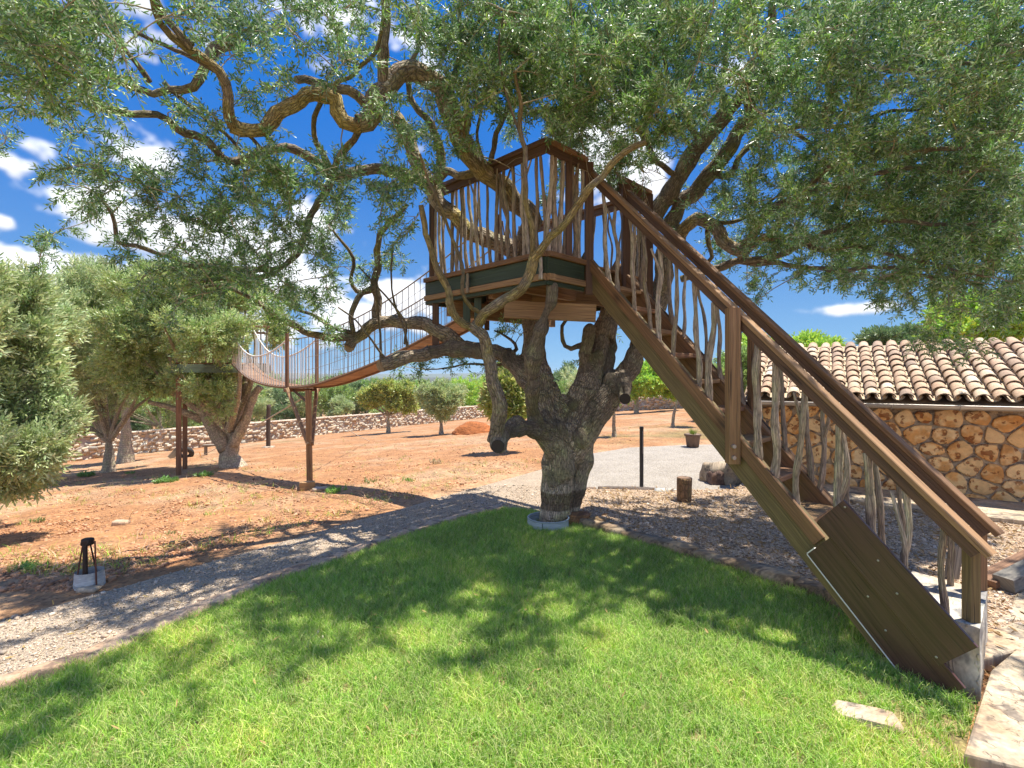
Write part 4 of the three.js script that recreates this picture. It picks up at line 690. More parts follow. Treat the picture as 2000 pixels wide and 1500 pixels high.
  // yellow lichened branch in front of the deck
  limb(0.066, 0.046, [968, 862, 4.4, 972, 810, 4.3, 965, 740, 4.22, 956, 690, 4.16, 940, 655, 4.12, 918, 634, 4.1], { bare: 1 });
  limb(0.034, 0.02, [922, 640, 4.1, 898, 628, 4.06, 885, 610, 4.02, 876, 575, 3.98, 858, 535, 3.92, 842, 490, 3.86, 828, 440, 3.8, 822, 400, 3.75], { lichen: true, bare: 0.8 });
  limb(0.018, 0.008, [936, 610, 4.05, 918, 598, 4.02, 905, 575, 3.98, 902, 520, 3.92, 885, 470, 3.86, 862, 410, 3.8, 838, 350, 3.72, 820, 300, 3.65], { lichen: true, bare: 0.6 });
  limb(0.043, 0.038, [930, 640, 4.12, 948, 612, 4.05, 978, 592, 4.0, 1008, 575, 3.96, 1028, 540, 3.93, 1045, 496, 3.9], { lichen: true, bare: 1 });
  limb(0.034, 0.02, [1042, 505, 3.9, 1078, 462, 3.84, 1112, 425, 3.78, 1150, 370, 3.72, 1185, 328, 3.66, 1222, 296, 3.6, 1262, 278, 3.55], { lichen: true, bare: 0.8 });
  limb(0.024, 0.014, [1040, 500, 3.9, 1040, 452, 3.86, 1028, 400, 3.82, 1024, 340, 3.78, 1028, 292, 3.74, 1018, 262, 3.7, 1015, 200, 3.62, 1005, 140, 3.55], { lichen: true, bare: 0.6 });
  limb(0.012, 0.006, [1028, 290, 3.75, 1012, 250, 3.7, 985, 170, 3.6, 975, 90, 3.5, 985, 20, 3.4], {});
  // centre top
  limb(0.035, 0.012, [905, 275, 4.55, 912, 220, 4.4, 890, 150, 4.25, 905, 90, 4.1, 900, 20, 3.95, 912, -40, 3.8], {}); limb(0.03, 0.01, [955, 335, 4.8, 968, 270, 4.6, 985, 215, 4.5, 1000, 150, 4.4, 1010, 80, 4.2, 1005, 0, 4.0], {});
  limb(0.032, 0.018, [1195, 130, 4.6, 1170, 185, 4.5, 1150, 215, 4.45, 1118, 232, 4.4, 1085, 226, 4.4, 1060, 210, 4.4], Y); limb(0.02, 0.01, [950, 335, 4.7, 930, 260, 4.5, 945, 200, 4.4, 960, 140, 4.3], {});
  limb(0.02, 0.008, [905, 90, 4.1, 925, 55, 4.0, 950, 15, 3.9, 955, -30, 3.8], {}); limb(0.03, 0.012, [800, 200, 4.6, 798, 150, 4.5, 815, 90, 4.35, 810, 20, 4.2], {});
  // right: two great limbs rising behind the staircase
  limb(0.122, 0.085, [1176, 660, 5.5, 1195, 605, 5.6, 1225, 540, 5.7, 1258, 470, 5.75, 1290, 405, 5.7, 1325, 348, 5.6, 1362, 292, 5.5, 1395, 250, 5.4, 1420, 220, 5.3], { bare: 0.7 });
  limb(0.075, 0.03, [1415, 225, 5.3, 1440, 190, 5.2, 1468, 155, 5.1, 1495, 130, 5.0, 1500, 60, 4.9, 1510, -20, 4.7], { bare: 0.4 });
  limb(0.112, 0.075, [1248, 682, 5.48, 1270, 625, 5.6, 1290, 560, 5.7, 1302, 490, 5.75, 1318, 425, 5.75, 1352, 372, 5.7, 1388, 335, 5.6, 1420, 300, 5.5, 1455, 250, 5.4, 1472, 215, 5.3], { bare: 0.7 });
  limb(0.06, 0.056, [1470, 222, 5.3, 1462, 190, 5.2, 1464, 150, 5.15, 1470, 118, 5.1], { bare: 0.9 });
  limb(0.05, 0.014, [1470, 168, 5.2, 1510, 145, 5.1, 1560, 148, 5.0, 1620, 140, 4.85, 1690, 133, 4.7, 1760, 137, 4.6, 1840, 136, 4.5, 1920, 120, 4.35], {});
  limb(0.03, 0.01, [1490, 150, 5.1, 1540, 118, 5.0, 1600, 100, 4.9, 1680, 60, 4.7, 1760, 40, 4.5, 1850, 30, 4.4], {}); limb(0.028, 0.01, [1840, 140, 4.5, 1870, 170, 4.5, 1900, 205, 4.45, 1950, 240, 4.4, 2010, 270, 4.3], {});
  limb(0.04, 0.014, [1395, 335, 5.6, 1420, 345, 5.5, 1452, 300, 5.5, 1490, 262, 5.5, 1535, 252, 5.4, 1575, 280, 5.3, 1598, 310, 5.2, 1590, 345, 5.15], { bare: 0.4 }); limb(0.032, 0.012, [1535, 254, 5.4, 1590, 240, 5.2, 1650, 245, 5.0, 1730, 220, 4.8, 1800, 215, 4.6], {});
  limb(0.078, 0.06, [1318, 480, 5.75, 1340, 445, 5.6, 1368, 430, 5.5, 1395, 440, 5.4, 1412, 465, 5.35, 1428, 485, 5.3, 1460, 492, 5.2], { bare: 0.6 });
  limb(0.05, 0.016, [1440, 488, 5.3, 1470, 460, 5.15, 1500, 420, 5.05, 1550, 385, 4.9, 1592, 352, 4.8, 1625, 325, 4.7, 1665, 298, 4.6, 1720, 290, 4.5, 1790, 295, 4.4, 1880, 290, 4.3], {});
  limb(0.045, 0.014, [1440, 500, 5.3, 1500, 462, 5.1, 1530, 425, 5.0, 1580, 380, 4.85, 1650, 360, 4.7, 1740, 330, 4.6, 1830, 340, 4.5, 1930, 330, 4.3], {}); limb(0.04, 0.012, [1400, 525, 5.5, 1460, 510, 5.3, 1530, 500, 5.1, 1580, 470, 4.95, 1660, 440, 4.8, 1760, 430, 4.6, 1870, 440, 4.45, 1960, 430, 4.3], {});
  limb(0.04, 0.012, [1330, 545, 5.7, 1400, 522, 5.5, 1480, 512, 5.3, 1560, 520, 5.1, 1640, 530, 4.9, 1720, 520, 4.8, 1800, 540, 4.6, 1880, 570, 4.5], {}); limb(0.03, 0.01, [1480, 470, 5.2, 1540, 465, 5.1, 1600, 490, 5.0, 1660, 480, 4.9, 1740, 500, 4.7, 1840, 520, 4.5, 1920, 540, 4.4], {});
  limb(0.035, 0.02, [1385, 430, 5.6, 1382, 470, 5.55, 1390, 500, 5.5, 1372, 520, 5.5], { lichen: true });
  limb(0.028, 0.009, [1375, 435, 5.5, 1430, 432, 5.4, 1480, 415, 5.3, 1510, 390, 5.2, 1545, 365, 5.1], { lichen: true, bare: 0.6 }); limb(0.035, 0.012, [1415, 232, 5.3, 1408, 180, 5.2, 1420, 120, 5.1, 1425, 60, 5.0, 1440, 0, 4.9], {});
  limb(0.034, 0.012, [1370, 285, 5.5, 1340, 230, 5.3, 1310, 170, 5.1, 1290, 100, 4.9, 1280, 30, 4.7], {}); limb(0.034, 0.012, [1325, 345, 5.6, 1285, 320, 5.4, 1245, 250, 5.2, 1215, 180, 5.0, 1190, 100, 4.7, 1180, 20, 4.5], {});
  limb(0.034, 0.014, [1150, 668, 5.3, 1132, 676, 5.35, 1112, 682, 5.4, 1102, 664, 5.4, 1098, 640, 5.4, 1108, 622, 5.4, 1100, 600, 5.4], { bare: 0.2 }); limb(0.024, 0.008, [1000, 690, 5.6, 1010, 680, 5.6, 985, 655, 5.6, 965, 645, 5.6], {});
  limb(0.02, 0.008, [1000, 705, 5.6, 960, 715, 5.7, 910, 710, 5.8, 870, 720, 5.9, 830, 722, 5.9], {});
}
// foliage: where leaves show in the picture, digits give how thick they are, one per 50 px; the depth comes from the crown's own dome
const sprayLists = [[], [], [], []], twigGeos = [], clusterPts = [];
{
  R = mulberry(83);
  const rows = ['7777433244556544667788888888885788887788', '7776322344543344578888888885577777787777', '6665422223322334555788888866457777754677', '5555322123311124445678888865566677435888', '3332222333221123434288888865555666445888', '2222222222333343443337777752455577777777',
    '1333334555554444320124466623357788888888', '1344455556665555301013223344556788989999', '1444455555554554310112112233556788999999', '2444445444555442101000001123567788888988', '0022234555555531000000000112344577788888', '0000012356665420000000000001221232356666', '0000000034433100000440440000000000014320', '0000000000100000002330440000000000023200', '0000000000000003443230000000000000010000'];
  const find = (c) => { let b = 1e9, w = null; for (const q of nodes) { const d = (q[0].x - c.x) ** 2 + (q[0].y - c.y) ** 2 * 1.3 + (q[0].z - c.z) ** 2; if (d < b) { b = d; w = q; } } return [w, Math.sqrt(b)]; };
  const cluster = (c, k, n) => {                           // a branchlet from the nearest limb to c, side twigs, and leaf sprays on them
    const [node, dist] = find(c), a = node[0], out = c.clone().sub(a), r = clamp(0.004 + dist * 0.006, 0.004, Math.max(0.005, node[1] * 0.6));
    const mid = a.clone().lerp(c, 0.5).add(V(rr(-1, 1), rr(-0.2, 1), rr(-1, 1)).multiplyScalar(dist * 0.14)), tip = c.clone().addScaledVector(out.clone().normalize(), 0.08).add(V(0, rr(-0.12, 0.06), 0));
    const pts = [a, mid, c, tip], curve = new THREE.CatmullRomCurve3(pts), twigs = [curve];
    twigGeos.push(sweep(pts, [r, 0.0022], { sides: 4, seg: Math.max(4, Math.round(dist * 9)), cap: false }));
    if (dist > 0.3) for (const u of [0.45, 0.7, 0.95]) nodes.push([curve.getPointAt(u), r * (1.1 - u)]);
    for (let i = 0; i < 4; i++) {
      const u = rr(0.45, 0.95), s = curve.getPointAt(u), e = c.clone().add(V(rr(-1, 1), rr(-0.9, 0.8), rr(-1, 1)).multiplyScalar(k)), m = s.clone().lerp(e, 0.5).add(V(0, rr(0, 0.06), 0)), tw = new THREE.CatmullRomCurve3([s, m, e]);
      twigGeos.push(sweep([s, m, e], [0.0034, 0.0014], { sides: 3, seg: 5, cap: false })); twigs.push(tw);
    }
    for (let i = 0; i < n; i++) {
      const tw = twigs[i % twigs.length], u = tw === curve ? rr(0.62, 1) : rr(0.25, 1), p = tw.getPointAt(u), d = tw.getTangentAt(u).multiplyScalar(0.8).add(V(rr(-1, 1), rr(-0.9, 0.9), rr(-1, 1)));
      if (P2(p)) continue; sprayLists[Math.floor(R() * 4)].push(sprayMatrix(p, d, rr(0.62, 1.0), R));
    }
    clusterPts.push(c);
  };
  // nothing grows into the deck, the stair or the space in front of them
  const P2 = (p) => { const d = -p.z, px = p.x / d * F + 1000, py = HORIZON - (p.y - EYE) / d * F; return d < 1.7 || (px > 868 && px < 1180 && py > 300 && d < 4.9) || (py > 330 && px > 1150 && px < 1320 && d < 4.9) || (px > 1150 && d < 4.3 && py > 331 + 0.7 * (px - 1150) && px < 1900); };
  const sorted = [];
  // how much shade (0 to 9) lies on the ground, one digit per 50 px from row 1000 down
  const shade = ['0000000044455566655588666665555555555500', '0000033355555556677888888866666666666500', '8888555556666677777655888888887766666600', '5557777777556655554477888888888888880000', '1166667777788877766666633335555888888000', '3333377777766630077766611110000015500000',
    '2255588885532100355522000000000000000000', '5566777553200000000000000000000000000000', '7776662210000000000000000000000000000000', '7755100000000000000000000000000000000000'];
  const shadeAt = (c) => { const k = c.y - 1.6, rx = c.x - sunDir.x / sunDir.y * k, rz = c.z - sunDir.z / sunDir.y * k; { const a = (rx - 3.29) * 0.85 + (rz + 7.13) * 0.527, b = (rx - 3.29) * -0.527 + (rz + 7.13) * 0.85; if (a > -0.2 && a < 4.3 && b > -2.0 && b < 0.35) return 0; } const gx = c.x - sunDir.x / sunDir.y * c.y, d = -(c.z - sunDir.z / sunDir.y * c.y); if (d < 0.6) return 0; const px = 1000 + gx / d * F, py = HORIZON + EYE / d * F; if (px < 0 || px >= 2000) return 9; if (py >= 1500) return px < 150 ? 5 : 0; if (py < 1000) return px < 900 ? 0 : 6; return +shade[Math.floor((py - 1000) / 50)][Math.floor(px / 50)]; };
  rows.forEach((row, j) => [...row].forEach((ch, i) => {
    const v = +ch; if (!v) return; const want = 0.62 * Math.pow(v / 9, 1.8) * (i > 22 ? 6.4 : 5.2), n = Math.floor(want) + (R() < want % 1 ? 1 : 0);
    for (let q = 0; q < n; q++) {
      const px = (i + R()) * 50, py = (j + R()) * 50, left = smooth(px, 900, 300), base = lerp(lerp(4.1, 3.35, left), lerp(5.0, 4.6, left), smooth(py, 0, 500)) + (j > 11 && px > 900 && px < 1300 ? 0.8 : 0) + (j > 13 ? 0.9 : 0);
      let c, k = 0; do c = P(px, py, base + rr(-0.75, 0.65 + 0.75 * smooth(px, 1050, 1300)) * (j > 11 ? 0.4 : 1)); while (shadeAt(c) < (px > 1100 ? 2 : k < 8 ? 4 : 2) && ++k < 14);
      if (k < 14 || (v > 6 && px < 1100) || (j > 10 && px > 780)) sorted.push([c, v, find(c)[1]]);
    }
  }));
  // above the frame the crown stands where it shades the lawn, path and mulch as it does at midday
  shade.forEach((row, j) => [...row].forEach((ch, i) => {
    const v = +ch; if (!v) return; const d0 = EYE * F / (1025 + j * 50 - HORIZON), area = 0.05 * d0 * 0.05 * d0 * d0 / EYE, want = area * Math.pow(v / 9, 1.3) * 5.2, n = Math.floor(want) + (R() < want % 1 ? 1 : 0);
    for (let q = 0; q < n; q++) for (let k = 0; k < 10; k++) {
      const [gx, gz] = flat((i + R()) * 50, 1000 + (j + R()) * 50), h = rr(3.5, 5.3), x = gx + sunDir.x / sunDir.y * h, z = gz + sunDir.z / sunDir.y * h, py = HORIZON + (EYE - h) / -z * F, px = 1000 + x / -z * F;
      if ((py > -35 && px > -30 && px < 2030) || -z < 1.7 || (x > 3.4 && -z > 6)) continue;
      const c = V(x, h, z); sorted.push([c, 5, find(c)[1]]); break;
    }
  }));
  for (let i = 0; i < 420; i++) {                          // and it is a whole crown: more of it beyond the frame's sides and top
    const x = rr(-5.2, 5.4), d = rr(2.4, 6.6), y = rr(3.5, 5.4) - 0.02 * x * x, py = HORIZON - (y - EYE) / d * F, px = x / d * F + 1000; if ((py > -35 && px > -30 && px < 2030) || (x > 3.4 && d > 6)) continue;
    const c = V(x, y, -d); if (shadeAt(c) < 5) continue; sorted.push([c, 5, find(c)[1]]);
  }
  sorted.sort((a, b) => a[2] - b[2]);
  for (const [c, v] of sorted) cluster(c, lerp(0.2, 0.25, v / 9), Math.round(lerp(24, 60, v / 9)));
  mesh('twigs', twigGeos.map((g) => g.translate(tOff.x, tOff.y, tOff.z)), barkTwig, bigTree).userData.kind = 'stuff';
  const mv = new THREE.Matrix4().makeTranslation(tOff.x, tOff.y, tOff.z), tc = new THREE.Color(), lr = mulberry(84);
  sprayLists.forEach((l, i) => instanced('foliage', sprays[i], leafMat, l.map((q) => q.clone().premultiply(mv)), bigTree, (k, q) => { const n = fbm(q.elements[12] * 1.3, q.elements[13] * 1.3, q.elements[14] * 1.3, 3), b = 0.9 + 0.6 * lr() + 0.6 * n; return tc.setRGB(b * (0.98 + 0.3 * Math.max(0, n)), b, b * (0.95 - 0.2 * n)); }));
  console.log('clusters', sorted.length, 'sprays', sprayLists.map((l) => l.length).join(' '), 'twig tris', twigGeos.reduce((s, g) => s + (g.index ? g.index.count : g.attributes.position.count) / 3, 0));
}
// a painted metal ring set in the lawn round the foot of the trunk
{
  const r = 0.2, g = new THREE.CylinderGeometry(r, r * 1.02, 0.11, 40, 3, true), p = g.attributes.position; for (let i = 0; i < p.count; i++) { const a = Math.atan2(p.getX(i), p.getZ(i)); p.setX(i, p.getX(i) * (1 + 0.02 * Math.sin(a * 3))); }
  g.computeVertexNormals(); const t = thing('trunk_ring', 'bluish white ring set in the grass round the foot of the big trunk', 'tree ring', P(1071, 1035, 5.03).setY(0.06)); const m = mat(0.50, 0.60, 0.68, { map: texClay, roughness: 0.7 });
  mesh('ring', g, m, t); const lip = new THREE.TorusGeometry(r, 0.008, 6, 40); lip.rotateX(Math.PI / 2); lip.translate(0, 0.055, 0); mesh('rim', lip, m, t); const s = new THREE.BoxGeometry(0.008, 0.108, 0.006); s.translate(-0.07, 0, 0.189); mesh('seam', s, mat(0.10, 0.13, 0.15), t);
}

// ------------------------------------------------------------------ other trees
const LEAFC = { olive: [[0.336, 0.462, 0.210], [0.420, 0.546, 0.272], [0.252, 0.378, 0.146], [0.546, 0.620, 0.378]], yellow: [[0.30, 0.46, 0.09], [0.36, 0.48, 0.10], [0.24, 0.38, 0.08], [0.38, 0.44, 0.14]], sage: [[0.28, 0.42, 0.13], [0.33, 0.48, 0.16], [0.21, 0.34, 0.09], [0.44, 0.53, 0.24]], bright: [[0.420, 0.620, 0.084], [0.546, 0.620, 0.106], [0.294, 0.546, 0.073]], dark: [[0.126, 0.232, 0.084], [0.168, 0.294, 0.106], [0.106, 0.179, 0.073]], mid: [[0.252, 0.420, 0.106], [0.316, 0.504, 0.126], [0.190, 0.316, 0.095]] };
const clumps = Object.fromEntries(Object.entries(LEAFC).map(([k, c], i) => [k, [sprayGeo(200 + i, 6, 0.17, 0.06, 0.018, c), sprayGeo(220 + i, 7, 0.15, 0.055, 0.016, c)]]));
const broad = Object.fromEntries(Object.entries(LEAFC).map(([k, c], i) => [k, sprayGeo(240 + i, 6, 0.16, 0.075, 0.036, c)]));
function tree(name, label, base, o, group) {
  const { h = 3, r = 0.12, lean = V(0, 0, 0), fork = 0.4, arms = 5, blobs, n = 3000, kind = 'olive', scale = 1, seed = 1, bark = barkM, wide = false, gnarl = 0.1 } = o;
  R = mulberry(seed * 131 + 7); const t = thing(name, label, 'tree', base, 0, group), geos = [], top = V(lean.x, h * fork, lean.z);
  geos.push(sweep([V(0, -0.12, 0), V(lean.x * 0.15 + rr(-gnarl, gnarl) * 0.4, h * fork * 0.35, lean.z * 0.15), V(lean.x * 0.5 + rr(-gnarl, gnarl), h * fork * 0.7, lean.z * 0.5), top], (q) => r * (1.35 - 0.9 * q + 0.5 * Math.pow(1 - q, 8)), { sides: 10, rough: 0.25, seed }));
  const tips = [];
  for (const b of blobs) for (let i = 0; i < (b.arms ?? arms); i++) {
    const u = V(rr(-1, 1), rr(-0.8, 0.6), rr(-1, 1)).normalize().multiplyScalar(rr(0.3, 0.9)), e = V(b.x + u.x * b.rx, b.y + u.y * b.ry, b.z + u.z * b.rx), m = top.clone().lerp(e, 0.5).add(V(rr(-1, 1), rr(-0.3, 0.9), rr(-1, 1)).multiplyScalar(gnarl * 1.6));
    geos.push(sweep([top.clone().add(V(0, -0.05, 0)), m, e], [r * 0.55, r * 0.06], { sides: 6, rough: 0.2, seg: 9, cap: false })); tips.push(e);
  }
  mesh('trunk', geos, bark, t);
  const vol = blobs.map((b) => b.rx * b.rx * b.ry), sum = vol.reduce((a, b) => a + b), lists = [[], []], tc = new THREE.Color();
  blobs.forEach((b, bi) => {
    const m = Math.round(n * vol[bi] / sum), lobes = [...Array(14)].map(() => { const d = V(rr(-1, 1), rr(-0.9, 1), rr(-1, 1)).normalize().multiplyScalar(rr(0.4, 0.98)); return [d, rr(0.2, 0.42)]; });
    for (let i = 0; i < m; i++) { const [d, s] = lobes[Math.floor(R() * 14)], q = V(rr(-1, 1), rr(-1, 1), rr(-1, 1)).normalize().multiplyScalar(s * Math.cbrt(rr(0.12, 1))), p = V(b.x + (d.x + q.x) * b.rx, b.y + (d.y + q.y) * b.ry, b.z + (d.z + q.z) * b.rx); const dir = q.clone().add(d.clone().multiplyScalar(0.4)).add(V(rr(-0.5, 0.5), rr(-0.2, 0.8), rr(-0.5, 0.5))); if (p.y + base.y < landY(p.x + base.x, p.z + base.z) + 0.1) continue; lists[i % 2].push(sprayMatrix(p, dir, scale * rr(0.75, 1.25), R)); }
  });
  const lr = mulberry(seed + 5); lists.forEach((l, i) => l.length && instanced('crown', wide ? broad[kind] : clumps[kind][i], leafMat, l, t, () => { const k = 0.9 + 0.6 * lr(); return tc.setRGB(k * (1.0 + 0.2 * lr()), k, k * (0.85 + 0.3 * lr())); }));
  return t;
}
const NTH = 'first second third fourth fifth sixth seventh eighth ninth tenth eleventh twelfth thirteenth fourteenth fifteenth sixteenth'.split(' ');
const KIND = { olive: 'grey green', yellow: 'yellowish', sage: 'sage green', bright: 'bright green', dark: 'dark green', mid: 'mid green' };
const seen = {}; const nth = (kind, where) => { const k = kind + where; seen[k] = (seen[k] ?? -1) + 1; return `${KIND[kind]} tree ${where}, ${NTH[Math.min(seen[k], 15)]} of its colour from the left`; };
const blob = (base, px, py, d, rxPx, ryPx, extra = {}) => { const c = P(px, py, d).sub(base); return { x: c.x, y: c.y, z: c.z, rx: rxPx / F * d, ry: ryPx / F * d, ...extra }; };
{
  // left of the bridge
  const a = G(212, 922), da = -a.z; tree('olive_tree', 'broad grey green olive tree with a forked trunk standing left of the second treehouse', a, { h: 2.4, r: 0.14, fork: 0.36, lean: V(0.02, 0, 0), seed: 3, n: 13000, scale: 1.25, blobs: [blob(a, 215, 655, da, 130, 120, { arms: 4 }), blob(a, 190, 570, da + 0.5, 80, 50, { arms: 2 }), blob(a, 120, 640, da - 1, 110, 110, { arms: 3 }), blob(a, 300, 730, da - 0.4, 80, 85, { arms: 3 }), blob(a, 150, 770, da, 90, 60)] });
  const b = G(-60, 1010); tree('olive_tree', 'dark leafy olive bush at the left edge of the picture, reaching the ground', b, { h: 1.6, r: 0.09, fork: 0.3, seed: 4, n: 12000, scale: 1.0, blobs: [blob(b, -20, 690, 5.2, 100, 150), blob(b, 10, 830, 5.2, 92, 110), blob(b, -60, 900, 5.0, 110, 80), blob(b, 55, 640, 6.2, 85, 90)] });
  const c = G(455, 912), dc = -c.z; tree('old_olive_tree', 'gnarled pale trunked olive tree that carries the second treehouse', c, { h: 2.9, r: 0.2, fork: 0.3, lean: V(-0.15, 0, -0.1), gnarl: 0.25, arms: 4, seed: 5, n: 15000, scale: 1.25, kind: 'sage', blobs: [blob(c, 370, 600, dc, 120, 60), blob(c, 310, 560, dc + 0.8, 70, 45, { arms: 2 }), blob(c, 300, 690, dc - 0.6, 95, 75, { arms: 3 }), blob(c, 440, 590, dc + 0.8, 75, 60), blob(c, 395, 745, dc - 0.9, 60, 40, { arms: 2 }), blob(c, 520, 650, dc + 1.6, 40, 45, { arms: 2 }), blob(c, 440, 780, dc - 0.6, 30, 45, { arms: 2 }), blob(c, 385, 655, dc - 1.5, 70, 42, { arms: 2 }), blob(c, 455, 655, dc - 1.2, 40, 40, { arms: 2 })] });
  { const g2 = [], q = (l, r0, r1) => g2.push(sweep(l.map(([x, y, z]) => P(x, y, z).sub(c)), [r0, r1], { sides: 9, rough: 0.25, seed: 2 })); q([[440, 880, dc], [420, 840, dc], [395, 800, dc], [385, 770, dc], [400, 735, dc]], 0.17, 0.1); q([[455, 870, dc], [480, 820, dc - 0.1], [492, 780, dc - 0.1], [508, 755, dc - 0.1]], 0.13, 0.08); q([[395, 820, dc], [360, 805, dc - 0.2], [330, 795, dc - 0.3], [290, 785, dc - 0.4]], 0.09, 0.05); q([[470, 850, dc + 0.2], [478, 780, dc + 0.2], [482, 720, dc + 0.3]], 0.12, 0.07); mesh('limb', g2, barkM, scene.getObjectByName('old_olive_tree')); }
  const d = G(335, 880); tree('young_olive_tree', 'thin dark leaning olive tree in front of the long wall behind the second treehouse', d, { h: 2.4, r: 0.07, fork: 0.5, lean: V(-0.5, 0, 0), seed: 6, n: 4200, scale: 1.3, kind: 'mid', blobs: [blob(d, 280, 770, -d.z, 70, 36), blob(d, 200, 790, -d.z, 60, 36)] });
  const p1 = V(-13.6, landY(-13.6, -18), -18); tree('pine_tree', 'tall dark green pine top showing above the olives on the left', p1, { h: 4.5, r: 0.16, fork: 0.6, seed: 7, n: 5200, scale: 2.1, kind: 'dark', blobs: [blob(p1, 262, 590, 18.3, 45, 52), blob(p1, 250, 650, 18.0, 80, 60)] });
  // the row of young trees in the field
  const young = (px, py, label, o) => { const q = G(px, py), dd = -q.z; tree(o.name ?? 'young_tree', label, q, { h: o.h ?? 2.2, r: o.r ?? 0.07, fork: o.fork ?? 0.42, n: o.n ?? 5200, scale: o.scale ?? 1.5, seed: px, kind: o.kind, lean: o.lean, gnarl: 0.08, wide: o.wide, blobs: o.b.map(([x, y, rx, ry]) => blob(q, x, y, dd, rx, ry)) }, o.group); };
  young(758, 846, 'round yellowish green young tree in front of the long wall', { kind: 'yellow', r: 0.09, b: [[735, 775, 28, 26], [772, 770, 34, 26], [790, 785, 24, 22]], wide: true });
  young(862, 849, 'round grey green young olive tree right of the yellowish one', { kind: 'olive', r: 0.07, b: [[860, 785, 32, 27], [880, 775, 24, 22], [838, 770, 22, 16]] });
  young(668, 838, 'small grey olive bush by the wall, just right of the bridge support', { kind: 'olive', h: 1.6, b: [[665, 800, 22, 20]], n: 2400 });
  young(986, 884, 'yellow green sapling partly hidden by the sawn off branch of the big tree', { kind: 'yellow', h: 1.8, r: 0.05, b: [[985, 765, 24, 36], [1000, 800, 18, 22]], n: 2600, wide: true });
  young(1243, 807, 'bright yellow green tree in front of the far wall right of the big trunk', { kind: 'bright', h: 3.4, r: 0.10, b: [[1262, 745, 36, 26], [1300, 752, 32, 24], [1245, 760, 26, 16], [1280, 725, 24, 18]], wide: true, scale: 1.9 });
  young(1200, 853, 'thin crooked bare stemmed sapling close to the right of the big trunk', { kind: 'mid', h: 1.5, r: 0.045, fork: 0.66, lean: V(-0.12, 0, 0), b: [[1196, 770, 14, 10]], n: 250 });
  young(1314, 834, 'thin crooked sapling leaning right, left of the potted plant', { kind: 'mid', h: 1.5, r: 0.045, fork: 0.6, lean: V(0.2, 0, 0), b: [[1345, 765, 16, 12]], n: 300 });
  young(505, 842, 'small grey green olive sapling in front of the wall between the treehouse posts', { kind: 'olive', h: 1.8, r: 0.04, b: [[500, 800, 30, 22]], n: 2200 });
  // trees and scrub beyond the walls
  R = mulberry(99); const far = []; for (let i = 0; i < 40; i++) far.push([470 + i * 14.5 + rr(-6, 6), rr(46, 75), R()]);
  far.forEach(([px, d0, q], i) => { const x = (px - 1000) / F * d0, b2 = V(x, landY(x, -d0), -d0), topPy = 735 + rr(4, 26) + (px > 600 && px < 700 ? -6 : 0), ht = EYE - (topPy - HORIZON) / F * d0 - b2.y, rx = rr(1.3, 2.6), kinds = ['dark', 'mid', 'olive', 'dark', 'mid', 'bright'], kd = kinds[Math.floor(q * 6)]; if (ht > 0.8) tree('scrub_tree', nth(kd, 'beyond the long wall'), b2, { h: ht, r: 0.12, seed: 300 + i, arms: 2, n: 800, scale: 3.4, kind: kd, blobs: [{ x: 0, y: ht * 0.55, z: 0, rx, ry: ht * 0.5 }] }, 'scrub trees beyond the long wall'); });
  for (let i = 0; i < 14; i++) { const px = 40 + i * 32 + rr(-8, 8), d0 = rr(30, 40), x = (px - 1000) / F * d0, b2 = V(x, landY(x, -d0), -d0), ht = rr(4.2, 5.6); const wk = ['mid', 'bright', 'dark', 'olive', 'mid'][i % 5]; tree('woodland_tree', nth(wk, 'behind the left olives'), b2, { h: ht, r: 0.14, seed: 360 + i, arms: 2, n: 1500, scale: 2.6, kind: wk, blobs: [{ x: 0, y: ht * 0.52, z: 0, rx: rr(1.4, 2.2), ry: ht * 0.52 }] }, 'bushy trees behind the long wall on the left'); }
  for (let i = 0; i < 13; i++) { const px = 1040 + i * 36 + rr(-9, 9), d0 = rr(44, 62), x = (px - 1000) / F * d0, b2 = V(x, landY(x, -d0), -d0), ht = rr(2.2, 4.2); const rk = ['bright', 'mid', 'dark', 'olive'][i % 4]; tree('scrub_tree', nth(rk, 'behind the right far wall'), b2, { h: ht, r: 0.12, seed: 390 + i, arms: 2, n: 800, scale: 3.2, kind: rk, blobs: [{ x: 0, y: ht * 0.55, z: 0, rx: rr(1.6, 2.6), ry: ht * 0.5 }] }, 'trees behind the far wall on the right'); }
  const pn = V(5.6, landY(5.6, -52), -52); tree('pine_tree', 'dark pine silhouette seen through the fork of the big tree', pn, { h: 4.6, r: 0.15, fork: 0.6, seed: 430, n: 900, scale: 3, kind: 'dark', blobs: [blob(pn, 1108, 724, 52, 14, 12), blob(pn, 1104, 745, 52, 22, 14)] });
  // behind the shed
  const s1 = V(11.2, 0, -12); tree('leafy_tree', 'bright green leafy tree rising behind the right end of the tile roof', s1, { h: 2.8, r: 0.12, seed: 440, n: 8000, scale: 1.5, kind: 'bright', wide: true, blobs: [blob(s1, 1960, 640, 12, 90, 55), blob(s1, 1890, 655, 12, 50, 32), blob(s1, 2050, 620, 12, 80, 70)] });
  const s2 = V(12.4, 0, -16.5); tree('dark_tree', 'dark green tree top behind the middle of the tile roof', s2, { h: 2.6, r: 0.12, seed: 441, n: 3600, scale: 1.8, kind: 'dark', blobs: [blob(s2, 1750, 672, 16.5, 52, 20), blob(s2, 1800, 668, 16.5, 40, 22)] });
  const s3 = V(9.6, 0, -16); tree('green_tree', 'fresh green tree top behind the left end of the tile roof', s3, { h: 2.6, r: 0.12, seed: 442, n: 3600, scale: 1.8, kind: 'bright', blobs: [blob(s3, 1590, 684, 16, 48, 24), blob(s3, 1560, 700, 16, 40, 28), blob(s3, 1480, 690, 18, 40, 34)] });
